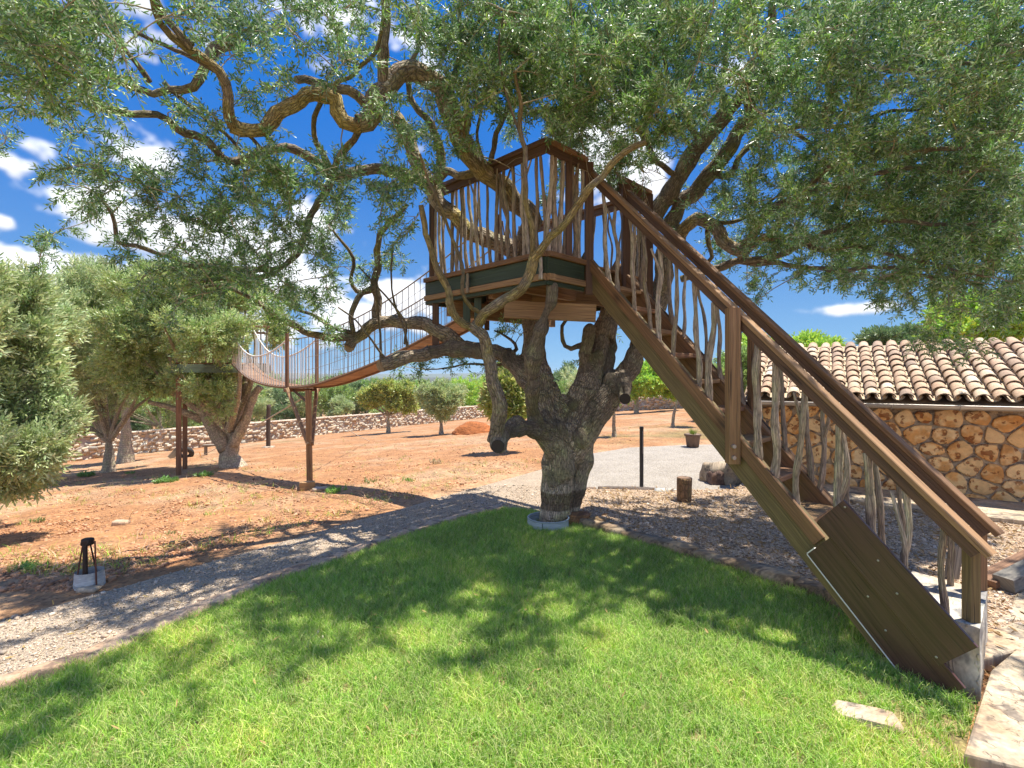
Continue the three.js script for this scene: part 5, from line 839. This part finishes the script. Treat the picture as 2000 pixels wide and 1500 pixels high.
  const s4 = V(7.6, landY(7.6, -17), -17); tree('green_tree', 'slim green tree seen between the staircase rails left of the tile roof', s4, { h: 2.6, r: 0.1, seed: 443, n: 2600, scale: 1.7, kind: 'mid', blobs: [blob(s4, 1455, 715, 17, 34, 36), blob(s4, 1420, 740, 17, 34, 24)] });
}

// ------------------------------------------------------------------ the second treehouse
{
  R = mulberry(101); const c = V(-6.95, 0, -12.35), gy = landY(c.x, c.z), t = thing('small_treehouse', 'second treehouse on timber posts with a small cabin, half hidden by olive leaves', 'treehouse', V(c.x, gy, c.z), 0.5), dk = 1.80 - gy, W = 0.95;
  const B = (name, A, E, h, w, m, up, par = t) => mesh(name, boardAB(A, E, h, w, up), m, par);
  for (let i = 0; i < 16; i++) { const z = -W + (i + 0.5) * W * 2 / 16; B('deck_plank', V(-W, dk - 0.015, z), V(W, dk - 0.015, z), 0.03, W * 2 / 16 - 0.01, [WD.brown, WD.mid, WD.plank2][i % 3]); }
  for (const s of [-1, 1]) { B('fascia', V(-W, dk - 0.13, s * (W + 0.02)), V(W, dk - 0.13, s * (W + 0.02)), 0.18, 0.03, mat(0.17, 0.24, 0.20, { map: texWood })); B('fascia', V(s * (W + 0.02), dk - 0.13, -W), V(s * (W + 0.02), dk - 0.13, W), 0.18, 0.03, mat(0.17, 0.24, 0.20, { map: texWood })); B('hand_rail', V(-W, dk + 0.85, s * W), V(W * (s > 0 ? 1 : 1), dk + 0.85, s * W), 0.05, 0.09, WD.mid); }
  for (const [x, z] of [[-0.85, 0.85], [-0.85, -0.85]]) { const wx = c.x + x, wz = c.z + z; B('post', V(x, landY(wx, wz) - gy - 0.1, z), V(x, dk - 0.1, z), 0.1, 0.1, WD.plank2, V(1, 0, 0)); }
  for (let k = 0; k < 14; k++) stick('baluster', V(-W + 0.08 + k * 0.135, dk, W), V(-W + 0.08 + k * 0.135, dk + 0.84, W), t, 0.018, 0.03);
  const cab = mesh('cabin', (() => { const g = new THREE.BoxGeometry(1.1, 0.95, 1.0); g.translate(-0.25, dk + 0.475, -0.35); return g; })(), woodM(0.30, 0.19, 0.11), t);
  for (let k = 0; k < 9; k++) B('wall_board', V(-0.76 + k * 0.127, dk + 0.02, 0.162), V(-0.76 + k * 0.127, dk + 0.93, 0.162), 0.115, 0.02, [WD.mid, WD.grey, WD.light][k % 3], V(1, 0, 0), cab);
  const rf = mesh('roof', (() => { const g = new THREE.CylinderGeometry(0.02, 1.02, 0.5, 4, 1); g.rotateY(Math.PI / 4); g.translate(-0.25, dk + 1.2, -0.35); return g; })(), mat(0.62, 0.30, 0.20, { map: texClay }), t);
  // what is kept beneath it
  const tyre = thing('car_tyre', 'worn black tyre lying under the second treehouse', 'tyre', G(362, 893).add(V(0, 0.14, 0)), 0.4); { const g = new THREE.TorusGeometry(0.19, 0.085, 10, 26); g.rotateX(0.5); mesh('tread', g, mat(0.035, 0.032, 0.03, { roughness: 0.8 }), tyre); }
  const lean = thing('leaning_plank', 'weathered grey plank leaning in the shade under the second treehouse', 'plank', G(338, 895), 0.3); mesh('plank', boardAB(V(-0.1, 0, 0), V(0.38, 0.62, -0.2), 0.2, 0.03), WD.grey, lean);
  const seat = thing('wooden_bench', 'small plank bench in the shade beside the pale gnarled trunk', 'bench', G(415, 888), 0.2); mesh('seat', boardAB(V(-0.3, 0.35, 0), V(0.35, 0.35, 0), 0.04, 0.26), WD.grey, seat); for (const x of [-0.22, 0.27]) mesh('leg', boardAB(V(x, -0.02, 0), V(x, 0.33, 0), 0.05, 0.2, V(1, 0, 0)), WD.grey, seat);
  const pst = G(524, 874), sp = thing('timber_post', 'dark round timber post on a pale pad under the far end of the bridge', 'post', pst); { mesh('shaft', sweep([V(0, 0, 0), V(0, 0.9, 0), V(0.02, 1.72, 0)], [0.085, 0.08], { sides: 12, rough: 0.05 }), woodM(0.10, 0.07, 0.055), sp); mesh('pad', stoneGeo(0.42, 0.12, 0.36, 3), mat(0.6, 0.52, 0.45, { map: texRock }), sp); }
}

// ------------------------------------------------------------------ yard and garden things
{
  R = mulberry(111);
  // slim bollard light
  const bp = V(...[flat(1253, 957)].map(([x, z]) => [x, 0.01, z])[0]), bo = thing('bollard', 'slim black bollard light standing on the pale gravel right of the trunk', 'bollard', bp), blk = mat(0.025, 0.023, 0.026, { roughness: 0.4 });
  { const g = new THREE.CylinderGeometry(0.026, 0.026, 0.80, 18); g.translate(0, 0.4, 0); mesh('shaft', g, blk, bo); const c = new THREE.CylinderGeometry(0.027, 0.028, 0.03, 18); c.translate(0, 0.812, 0); mesh('cap', c, blk, bo); const f = new THREE.CylinderGeometry(0.043, 0.046, 0.014, 18); f.translate(0, 0.007, 0); mesh('foot', f, blk, bo); const s = new THREE.BoxGeometry(0.006, 0.30, 0.004); s.translate(0.008, 0.62, 0.026); mesh('light_strip', s, mat(0.30, 0.26, 0.26, { roughness: 0.3 }), bo); }
  // tripod lamp with a pale foot by the path
  const q = flat(170, 1152), tp = thing('path_lamp', 'dark metal tripod lamp with a whitish foot beside the gravel path', 'lamp', V(q[0] - 0.03, 0, q[1] - 0.05)), iron = mat(0.045, 0.03, 0.025, { metalness: 0.4, roughness: 0.6 }), rust = mat(0.14, 0.055, 0.03, { roughness: 0.85 });
  { const g = new THREE.CylinderGeometry(0.0145, 0.016, 0.31, 14); g.translate(0, 0.165, 0.03); mesh('pole', g, iron, tp); for (const [x, z, m] of [[-0.055, 0.05, rust], [0.085, 0.035, rust], [0.0, -0.09, iron]]) mesh('leg', sweep([V(x * 0.35 + (x > 0 ? 0.02 : -0.01), 0.33, z * 0.2), V(x, 0.0, z)], 0.0055, { sides: 7 }), m, tp); const k = stoneGeo(0.058, 0.05, 0.058, 4, 0.1, 4); k.translate(0.0, 0.325, 0.01); mesh('head', k, iron, tp);
    const w = new THREE.CylinderGeometry(0.085, 0.092, 0.11, 22, 1, true, -0.4, Math.PI * 2 - 0.0); w.translate(-0.01, 0.055, -0.02); mesh('foot_collar', w, mat(0.62, 0.66, 0.68, { map: texClay, roughness: 0.6 }), tp); const st = stoneGeo(0.13, 0.035, 0.08, 9); st.translate(0.06, 0.012, 0.07); mesh('foot_stone', st, mat(0.6, 0.55, 0.48, { map: texRock }), tp); }
  // chopping log standing on the mulch
  const lg = flat(1336, 990), lo = thing('log_stump', 'short upright sawn log standing on the mulch right of the bollard', 'log', V(lg[0], MULCH, lg[1])); { mesh('log', sweep([V(0, -0.01, 0), V(0.003, 0.12, 0), V(0.006, 0.262, 0)], [0.082, 0.086], { sides: 20, rough: 0.05 }), new THREE.MeshStandardMaterial({ color: rgb(0.34, 0.22, 0.13), map: texBark, bumpMap: texBarkH, bumpScale: 0.012, roughness: 0.95 }), lo); const g = new THREE.CylinderGeometry(0.079, 0.079, 0.006, 24); g.translate(0.006, 0.2645, 0); mesh('sawn_face', g, mat(0.30, 0.19, 0.12, { map: texWood }), lo); }
  const dk = flat(1502, 985), dl = thing('log_stump', 'thick dark log standing in the shade under the staircase', 'log', V(dk[0] + 0.06, MULCH, dk[1] + 0.1)); mesh('log', sweep([V(0, -0.01, 0), V(0, 0.1, 0), V(0, 0.26, 0)], [0.125, 0.12], { sides: 20, rough: 0.08 }), new THREE.MeshStandardMaterial({ color: rgb(0.09, 0.07, 0.055), map: texBark, bumpMap: texBarkH, bumpScale: 0.012, roughness: 1 }), dl);
  // low log edging between mulch and yard
  const edge = (label, a, b, r, m) => { const A = flat(...a), E = flat(...b), t = thing('edging_log', label, 'log', V(A[0], 0, A[1])); mesh('log', sweep([V(0, r * 0.9, 0), V((E[0] - A[0]) / 2, r * 1.0, (E[1] - A[1]) / 2), V(E[0] - A[0], r * 0.9, E[1] - A[1])], r, { sides: 12, rough: 0.1 }), m, t); };
  edge('long low round log edging the mulch in front of the bollard', [1168, 964], [1283, 967], 0.05, woodM(0.13, 0.095, 0.075)); edge('short round log edging the mulch just right of the trunk', [1112, 968], [1162, 964], 0.045, woodM(0.22, 0.15, 0.11));
  const ws = flat(1298, 970), wk = thing('pale_stone', 'pale bluish flat stone at the end of the long edging log', 'stone', V(ws[0], 0.05, ws[1])); mesh('stone', stoneGeo(0.24, 0.1, 0.13, 5), mat(0.55, 0.56, 0.58, { map: texRock }), wk);
  // potted plant
  const pp = flat(1353, 874), pot = thing('plant_pot', 'grey brown tapered pot with a spiky green plant at the yard edge', 'plant pot', V(pp[0], 0.01, pp[1])); {
    const L = [[0.0, 0], [0.118, 0], [0.125, 0.02], [0.15, 0.23], [0.172, 0.235], [0.175, 0.275], [0.155, 0.278], [0.145, 0.25], [0, 0.25]].map((v) => new THREE.Vector2(v[0], v[1])); const g = new THREE.LatheGeometry(L, 32); mesh('pot', g, mat(0.20, 0.125, 0.085, { map: texClay }), pot);
    const sand = new THREE.CylinderGeometry(0.148, 0.148, 0.02, 20); sand.translate(0, 0.262, 0); mesh('soil', sand, mat(0.45, 0.38, 0.3, { map: texSoil }), pot);
    for (let i = 0; i < 26; i++) { const a = rr(0, 6.28), o = rr(0.02, 0.13), h = rr(0.10, 0.19), g2 = new THREE.ConeGeometry(0.012, h, 4); g2.scale(1, 1, 0.35); g2.translate(0, h / 2, 0); g2.rotateX(rr(0.1, 0.6)); g2.rotateY(a); g2.translate(Math.sin(a) * o * 0.5, 0.265, Math.cos(a) * o * 0.5); mesh('leaf', g2, mat(0.16 + rr(0, 0.1), 0.30, 0.03, { roughness: 0.5 }), pot); } }
  // boulders by the shed corner
  const bl = thing('boulder', 'pale rough boulder at the shed corner behind the staircase', 'rock', V(flat(1425, 948)[0], 0, flat(1425, 948)[1] - 0.2)); mesh('rock', stoneGeo(0.5, 0.5, 0.4, 8, 0.22, 6), mat(0.52, 0.43, 0.34, { map: texRock, bumpMap: texStoneH, bumpScale: 0.02 }), bl);
  const bl2 = thing('boulder', 'dark reddish stone leaning on the pale boulder at the yard edge', 'rock', V(flat(1398, 946)[0], 0, flat(1398, 946)[1])); mesh('rock', stoneGeo(0.2, 0.34, 0.2, 18, 0.22, 5), mat(0.2, 0.13, 0.11, { map: texRock, bumpMap: texStoneH, bumpScale: 0.02 }), bl2);
  // stones that edge the mulch bed along the lawn
  const el = densify([flat(1135, 1034), flat(1200, 1052), flat(1300, 1082), flat(1420, 1118), flat(1530, 1152), flat(1640, 1190), flat(1735, 1250), flat(1820, 1325)], 0.01), ed = thing('stone_edging', 'low weathered stone edging between the lawn and the mulch bed', 'edging', V(el[0][0], 0, el[0][1])); const em = [mat(0.40, 0.32, 0.23, { map: texRock, bumpMap: texStoneH, bumpScale: 0.012 }), mat(0.34, 0.27, 0.20, { map: texRock, bumpMap: texStoneH, bumpScale: 0.012 }), mat(0.45, 0.37, 0.28, { map: texRock, bumpMap: texStoneH, bumpScale: 0.012 })];
  for (let i = 0; i < el.length - 5;) { const w = Math.floor(rr(14, 34)), j = Math.min(i + w, el.length - 1), a = el[i], b = el[j], l = Math.hypot(b[0] - a[0], b[1] - a[1]); const s = mesh('stone', stoneGeo(l * 1.12, 0.14, rr(0.12, 0.17), i * 3.7, 0.13, 4), em[i % 3], ed); s.position.set((a[0] + b[0]) / 2 - el[0][0] + 0.03, 0.03 + rr(-0.008, 0.008), (a[1] + b[1]) / 2 - el[0][1] - 0.04); s.rotation.y = Math.atan2(-(b[1] - a[1]), b[0] - a[0]) + rr(-0.06, 0.06); i = j; }
  const rs = (px, py, w, h, d, s, label, m) => { const f = flat(px, py), t = thing('edge_rock', label, 'rock', V(f[0], 0, f[1])); const g = stoneGeo(w, h, d, s, 0.18, 5); g.translate(0, h * 0.35, 0); mesh('rock', g, m, t); };
  rs(1128, 1026, 0.26, 0.15, 0.2, 3, 'rounded orange brown rock touching the foot of the trunk', mat(0.36, 0.2, 0.1, { map: texRock, bumpMap: texStoneH, bumpScale: 0.015 })); rs(1166, 1034, 0.15, 0.13, 0.14, 7, 'small honey coloured rock between the brown rock and the stone edging', mat(0.46, 0.31, 0.16, { map: texRock, bumpMap: texStoneH, bumpScale: 0.015 }));
  // slab in the lawn
  { const f = flat(1692, 1416), t = thing('stepping_stone', 'flat pale stone set in the lawn near the stair foot', 'stone', V(f[0], 0.03, f[1]), -0.42); mesh('stone', stoneGeo(0.23, 0.05, 0.12, 13, 0.1, 6), mat(0.66, 0.56, 0.46, { map: texRock, bumpMap: texStoneH, bumpScale: 0.01 }), t); }
  { const f = G(236, 1026), t = thing('field_stone', 'small pale squared stone alone on the red soil', 'stone', f.add(V(0, 0.02, 0))); mesh('stone', stoneGeo(0.15, 0.07, 0.09, 23, 0.1, 3), mat(0.66, 0.52, 0.42, { map: texRock }), t); const s = thing('dry_stem', 'thin dry stem sticking up behind the pale squared stone', 'stem', f.clone().add(V(0.04, 0, -0.06))); mesh('stem', sweep([V(0, 0, 0), V(0.03, 0.09, 0), V(0.09, 0.16, 0)], [0.004, 0.0015], { sides: 4 }), mat(0.4, 0.3, 0.17), s); }
  { const f = G(598, 957), t = thing('wooden_block', 'small squared wooden block on the soil by the foot of the bridge post', 'block', f, 0.4); mesh('block', boardAB(V(-0.09, 0.06, 0), V(0.12, 0.06, 0), 0.12, 0.1), WD.light, t); }
  { const f = G(628, 958), t = thing('field_stone', 'low pale stone by the foot of the bridge post', 'stone', f); mesh('stone', stoneGeo(0.22, 0.09, 0.16, 29, 0.15, 3), mat(0.58, 0.47, 0.4, { map: texRock }), t); }
  // soil heap
  { const f = G(925, 846), t = thing('soil_heap', 'heap of orange soil in front of the long wall', 'heap', f), g = new THREE.SphereGeometry(1, 40, 20, 0, Math.PI * 2, 0, Math.PI / 2), p = g.attributes.position, w = 42 / F * -f.z; for (let i = 0; i < p.count; i++) { const x = p.getX(i), y = p.getY(i), z = p.getZ(i), k = Math.pow(y, 1.4), n = fbm(x * 2, y * 2, z * 2, 4); p.setXYZ(i, x * w * (1 + 0.2 * n), (k * 0.95 + 0.12 * n * (y > 0 ? 1 : 0)) * w * 0.62 - 0.03, z * w * (1 + 0.2 * n)); } g.computeVertexNormals(); mesh('soil', g, mat(0.60, 0.24, 0.075, { map: texSoil, bumpMap: texSoilH, bumpScale: 0.05, roughness: 1 }), t); }
  // paving on the right
  const slabs = [[[1882, 1510], [1935, 1338], [1990, 1290], [2090, 1310], [2120, 1500], [2000, 1540]], [[1918, 1318], [1924, 1262], [1985, 1238], [2060, 1262], [2040, 1282], [1975, 1300]], [[1935, 1244], [1960, 1226], [2040, 1222], [2075, 1250], [1990, 1236]], [[1972, 1232], [1990, 1150], [2030, 1100], [2110, 1120], [2080, 1215], [2030, 1218]]];
  const pm = mat(0.62, 0.53, 0.42, { map: texRock, bumpMap: texStoneH, bumpScale: 0.015, roughness: 0.95 }), pv = thing('stone_paving', 'irregular pale flagstones at the right edge beside the stair foot', 'paving', V(2.4, 0, -2.2));
  for (const s of slabs) { const pts = s.map(([x, y]) => flat(x, y)); const sh = new THREE.Shape(pts.map(([x, z]) => new THREE.Vector2(x - 2.4, -(z + 2.2)))), g = new THREE.ExtrudeGeometry(sh, { depth: 0.06, bevelEnabled: true, bevelSize: 0.014, bevelThickness: 0.012, bevelOffset: -0.014, bevelSegments: 2 }); g.rotateX(-Math.PI / 2); const u = g.attributes.uv, p = g.attributes.position; for (let i = 0; i < p.count; i++) u.setXY(i, p.getX(i) * 1.5, p.getZ(i) * 1.5); const m = mesh('flagstone', g, pm, pv); m.position.y = s[0][1] > 1400 ? 0.004 : 0.006; }
  structure('paved_ground', sheetGeo([[1.62, -1.2], flat(1890, 1500), flat(1907, 1392), [2.3, -2.5], [2.9, -2.6], [6.9, -3.3], [6.9, 1.2], [1.4, 1.2]], 0.012), mat(0.36, 0.22, 0.13, { map: rep(texMulch, 0.8, 0.8), bumpMap: rep(texGravelH, 0.9, 0.9), bumpScale: 0.012, roughness: 1 }));
  // pale terrace along the shed
  { const a = [[3.4, -7.0], [6.85, -4.95], [6.85, -4.0], [5.2, -4.75], [4.0, -5.5], [3.35, -6.4]]; const t = thing('terrace', 'pale stone terrace along the foot of the shed wall', 'terrace', V(5, 0, -5)); const sh = new THREE.Shape(a.map(([x, z]) => new THREE.Vector2(x - 5, -(z + 5)))), g = new THREE.ExtrudeGeometry(sh, { depth: 0.035, bevelEnabled: false }); g.rotateX(-Math.PI / 2); const u = g.attributes.uv, p = g.attributes.position; for (let i = 0; i < p.count; i++) u.setXY(i, p.getX(i), p.getZ(i)); const m = mesh('slab', g, pm, t); m.position.y = MULCH + 0.004; }
  // offcuts lying on the right
  const ow = flat(1965, 1160); const of1 = thing('timber_offcut', 'reddish timber offcut lying at the right edge beyond the stair posts', 'timber', V(ow[0], MULCH, ow[1])); mesh('board', boardAB(V(-0.2, 0.03, 0.05), V(0.35, 0.16, -0.12), 0.05, 0.14), WD.plank2, of1);
  const oz = flat(1975, 1172); const of2 = thing('grey_brick', 'grey block leaning on the timber offcut at the right edge', 'block', V(oz[0], MULCH, oz[1])); mesh('block', boardAB(V(-0.08, 0.05, 0.03), V(0.22, 0.12, -0.06), 0.09, 0.12), mat(0.33, 0.35, 0.37, { map: texRock }), of2);
  const ch = flat(1858, 1150); const of3 = thing('bark_slab', 'brown split bark slab standing behind the last balusters', 'bark', V(ch[0], MULCH, ch[1])); mesh('bark', boardAB(V(0.0, 0.0, 0), V(0.06, 0.22, -0.03), 0.09, 0.03, V(1, 0, 0)), WD.grey, of3);
}

// ------------------------------------------------------------------ grass, pebbles, weeds
{
  R = mulberry(121);
  const bladeGeo = (seed, n, h0, h1, w, spread) => { const r = mulberry(seed), q = (a, b) => a + (b - a) * r(), pos = [], col = [], idx = []; for (let i = 0; i < n; i++) { const a = q(0, 6.28), o = Math.sqrt(r()) * spread, bx = Math.cos(a) * o, bz = Math.sin(a) * o, la = q(0, 6.28), lean = q(0.15, 1.0), h = q(h0, h1), wa = q(0, 3.14), k0 = pos.length / 3, c = [[0.37, 0.60, 0.06], [0.30, 0.55, 0.045], [0.48, 0.68, 0.11], [0.68, 0.72, 0.28], [0.22, 0.46, 0.04], [0.60, 0.55, 0.26]][Math.floor(r() * 5.15)]; for (let s = 0; s < 4; s++) { const t = s / 3, x = bx + Math.cos(la) * lean * h * t * t, y = h * t * (1 - 0.3 * lean * t), z = bz + Math.sin(la) * lean * h * t * t, ww = w * (1 - t * 0.85) * 0.5; pos.push(x - Math.cos(wa) * ww, y, z - Math.sin(wa) * ww, x + Math.cos(wa) * ww, y, z + Math.sin(wa) * ww); col.push(...c, ...c); } for (let s = 0; s < 3; s++) { const b = k0 + s * 2; idx.push(b, b + 1, b + 2, b + 2, b + 1, b + 3); } } const g = new THREE.BufferGeometry(); g.setAttribute('position', new THREE.Float32BufferAttribute(pos, 3)); g.setAttribute('color', new THREE.Float32BufferAttribute(col, 3)); g.setIndex(idx); g.computeVertexNormals(); return g; };
  const tufts = [bladeGeo(1, 18, 0.03, 0.068, 0.0052, 0.028), bladeGeo(2, 18, 0.028, 0.062, 0.005, 0.03), bladeGeo(3, 16, 0.03, 0.075, 0.0055, 0.026)], lists = [[], [], []];
  const grassMat = new THREE.MeshPhysicalMaterial({ color: rgb(1, 1, 1), vertexColors: true, roughness: 0.85, transmission: 0.4, thickness: 0, side: THREE.DoubleSide });
  const slab = flat(1692, 1416);
  for (let i = 0; i < 62000; i++) { const x = rr(-4.4, 2.5), z = rr(-5.7, -0.9); if (Math.abs(x) > -z * 1.06 + 0.4 || !inside(lawnPts, x, z)) continue; const bare = fbm(x * 2.2, z * 2.2, 5, 3), right = smooth(x, 1.35, 1.75) * smooth(-z, 2.5, 2.1); if (R() < right * 0.75) continue; const dx = (x - slab[0]) * 0.9 + (z - slab[1]) * 0.4, dz = (z - slab[1]) * 0.9 - (x - slab[0]) * 0.4; if ((dx / 0.115) ** 2 + (dz / 0.06) ** 2 < 1) continue; if (Math.hypot(x - 0.357, z + 5.03) < 0.2) continue; lists[i % 3].push(M4(V(x, 0.016, z), [rr(-0.2, 0.2), rr(0, 6.28), rr(-0.2, 0.2)], [1, rr(0.7, 1.2) * (1 + 0.3 * bare), 1])); }
  const tc = new THREE.Color(), lr = mulberry(5); const lawn = new THREE.Group(); lawn.name = 'lawn_grass'; tag(lawn, 'short thick green lawn grass in front of the big tree', 'lawn', null, 'stuff'); scene.add(lawn);
  lists.forEach((l, i) => instanced('grass_blades', tufts[i], grassMat, l, lawn, (k, q) => { const n = fbm(q.elements[12] * 1.6, 2, q.elements[14] * 1.6, 4), b = 0.78 + 0.45 * lr() + 0.5 * n; return tc.setRGB(b * (1 + 0.5 * Math.max(0, n)), b, b); }));
  // tall seed stems and a plantain weed in the lawn
  const stem = (px, py, h, label) => { const f = flat(px, py), t = thing('grass_stem', label, 'grass stem', V(f[0], 0.02, f[1])); const e = V(rr(0.03, 0.06), h, 0); mesh('stem', sweep([V(0, 0, 0), V(-0.01, h * 0.6, 0), e], [0.0022, 0.0012], { sides: 5 }), mat(0.42, 0.48, 0.2), t); const s = new THREE.SphereGeometry(0.0055, 6, 5); s.scale(1, 1.6, 1); s.translate(e.x, e.y, e.z); mesh('seed_head', s, mat(0.55, 0.52, 0.3), t); };
  stem(616, 1318, 0.17, 'taller thin pale seed stem bending right over the lawn'); stem(606, 1290, 0.13, 'shorter upright pale seed stem beside the taller one');
  const wd = (px, py, n, l, label, c, flatten = 0.5) => { const f = G(px, py), t = thing('weed', label, 'weed', f); const gs = [], src = broad.bright; for (let i = 0; i < n; i++) { const a = rr(0, 6.28), o = Math.sqrt(R()) * l * 1.5, g = src.clone(), k = l * rr(3.2, 5.5); g.scale(k, k * (0.5 + 0.5 * flatten), k); g.rotateX(rr(-0.9, 0.9)); g.rotateY(a); g.translate(Math.cos(a) * o, 0.0, Math.sin(a) * o * 0.8); gs.push(g); } const wm = leafMat.clone(); wm.color.setRGB(c[0] / 0.26, c[1] / 0.42, c[2] / 0.06); mesh('leaves', gs, wm, t).userData.kind = 'stuff'; };
  const gc = [0.13, 0.26, 0.045], oc = [0.15, 0.20, 0.05];
  wd(655, 962, 30, 0.09, 'round bright green weed right of the bridge post foot', [0.16, 0.33, 0.045], 1.3); wd(668, 1428, 22, 0.05, 'broad leaved weed in the near lawn', [0.11, 0.26, 0.04], 0.6);
  wd(168, 930, 70, 0.13, 'low spreading green weed in front of the left olive trunk', gc, 0.8); wd(325, 942, 80, 0.13, 'large low green weed patch on the soil left of the gnarled trunk', gc, 0.7); wd(398, 930, 50, 0.11, 'green weed patch just left of the gnarled trunk foot', gc, 1.0); wd(100, 946, 30, 0.08, 'upright small weed near the left edge bush', gc, 1.4);
  wd(722, 944, 14, 0.06, 'lone upright green weed in the middle of the red field', oc, 2.2); wd(850, 906, 14, 0.08, 'pale dry weed on the red field left of the sawn branch', [0.3, 0.27, 0.14], 1.4); wd(796, 940, 14, 0.06, 'flat small green weed in the middle of the red field', gc, 0.8); wd(60, 1110, 24, 0.07, 'green moss like weed in the shade left of the path lamp', gc, 0.6); wd(75, 1020, 18, 0.06, 'thin green weed on the sunny soil at the left', oc, 1.2); wd(255, 925, 20, 0.07, 'small green weed right of the left olive trunk', gc, 1.2); wd(1190, 1052, 20, 0.04, 'light green tuft at the lawn edge near the honey rock', [0.2, 0.36, 0.05], 1.4); wd(330, 1044, 10, 0.04, 'tiny flat weed on the soil near the path', oc, 0.8);
  // pebbles on path, yard and mulch; clods on the field
  const peb = [stoneGeo(1, 0.6, 0.8, 3, 0.2, 1), stoneGeo(1, 0.7, 0.9, 9, 0.2, 1)], pebM = new THREE.MeshStandardMaterial({ color: rgb(1, 1, 1), roughness: 0.95 });
  const scatter = (name, label, n, pick, size, tint) => { const l = [[], []]; for (let i = 0; i < n; i++) { const q = pick(); if (!q) continue; const s = size * rr(0.5, 1.4) * (R() < 0.05 ? 2.4 : 1); l[i % 2].push(M4(V(q[0], q[2] + s * 0.12, q[1]), [rr(-0.3, 0.3), rr(0, 6.28), rr(-0.3, 0.3)], [s, s, s])); } const g = new THREE.Group(); g.name = name; tag(g, label, 'stones', null, 'stuff'); scene.add(g); l.forEach((w, i) => instanced('pebbles', peb[i], pebM, w, g, tint)); };
  const ti = (r, g, b, v) => { const c = new THREE.Color(); return () => { const k = 1 + v * (R() * 2 - 1), w = rr(0.94, 1.06); return c.setRGB(r * k * w, g * k, b * k / w); }; };
  const far = (x, z) => Math.abs(x) < -z * 1.05 + 0.3;
  scatter('path_gravel', 'loose pale gravel on the path beside the lawn', 30000, () => { const d = rr(2.2, 7), x = rr(-5, 0.6); return far(x, -d) && inside(pathPts, x, -d) ? [x, -d, 0.008] : null; }, 0.010, ti(0.52, 0.42, 0.32, 0.4));
  scatter('mulch_chips', 'gravel and dry leaf litter on the mulch bed', 26000, () => { const d = rr(2.4, 6.7), x = rr(0.4, 5.2); return far(x, -d) && inside(mulchPts, x, -d) ? [x, -d, MULCH] : null; }, 0.0095, ti(0.54, 0.43, 0.33, 0.5));
  scatter('soil_clods', 'reddish clods and straw coloured stones on the field', 30000, () => { const px = rr(-20, 1240), py = 735 + 90 + Math.pow(R(), 0.75) * 330, f = G(px, py); return slopeDist(f.x, f.z) > 0.1 && -f.z < 26 ? [f.x, f.z, f.y] : null; }, 0.016, ti(0.46, 0.245, 0.135, 0.45));
  { // dry bleached grass on the field
    const dg = bladeGeo(9, 9, 0.03, 0.10, 0.005, 0.05), l = []; for (let i = 0; i < 5200; i++) { const px = rr(-20, 1400), py = 735 + 62 + Math.pow(R(), 0.8) * 330, f = G(px, py), n = fbm(f.x * 0.45, f.z * 0.45, 9, 4); if (slopeDist(f.x, f.z) < 0.15 || -f.z > 24 || R() > smooth(n, -0.25, 0.3)) continue; l.push(M4(V(f.x, f.y + 0.005, f.z), [rr(-0.4, 0.4), rr(0, 6.28), rr(-0.4, 0.4)], [1, rr(0.4, 1), 1])); }
    const c2 = new THREE.Color(), o = instanced('dry_grass', dg, mat(1, 1, 1, { vertexColors: true }), l, scene, () => { const k = rr(0.8, 1.2), gr = R() < 0.25 ? 1 : 0; return c2.setRGB(k * (gr ? 0.8 : 1.35), k * (gr ? 0.8 : 0.85), k * (gr ? 0.8 : 1.5)); }); tag(o, 'sparse dry bleached grass on the red soil', 'grass', null, 'stuff');
    const lf2 = sprayGeo(78, 1, 0.01, 0.045, 0.012, [[0.36, 0.26, 0.10], [0.30, 0.34, 0.10]]), q = []; for (let i = 0; i < 900; i++) { const d = rr(1.9, 6), x = rr(-3.5, 2); if (inside(lawnPts, x, -d)) { if (R() < 0.5) q.push(M4(V(x, 0.055, -d), [rr(-1.9, -1.2), rr(0, 6.28), rr(0, 6.28)])); } else if (inside(pathPts, x, -d)) q.push(M4(V(x, 0.014, -d), [rr(-1.8, -1.3), rr(0, 6.28), rr(0, 6.28)])); }
    tag(instanced('fallen_leaves', lf2, mat(1, 1, 1, { vertexColors: true, roughness: 0.9 }), q, scene), 'few fallen olive leaves on the lawn and the path', 'leaves', null, 'stuff');
  }
  // dry leaves blown on the mulch, path and paving
  const lf = sprayGeo(77, 1, 0.01, 0.05, 0.014, [[0.36, 0.23, 0.10], [0.42, 0.30, 0.13]]), fl = []; for (let i = 0; i < 9000; i++) { const d = rr(1.9, 6.8), x = rr(-1.2, 5), on = inside(mulchPts, x, -d), pv2 = x > 1.9 && x < 3.4 && d < 3.1 && d > 1.6 && !inside(lawnPts, x, -d); if (!on && !pv2) continue; fl.push(M4(V(x, (on ? MULCH : 0.02) + 0.008, -d), [rr(-1.9, -1.2), rr(0, 6.28), rr(0, 6.28)], [1, 1, 1])); }
  const ff = instanced('leaf_litter', lf, mat(1, 1, 1, { vertexColors: true, roughness: 0.9 }), fl, scene); tag(ff, 'fallen dry brown leaves on the mulch and paving', 'leaves', null, 'stuff');
}

renderer.render(scene, camera);
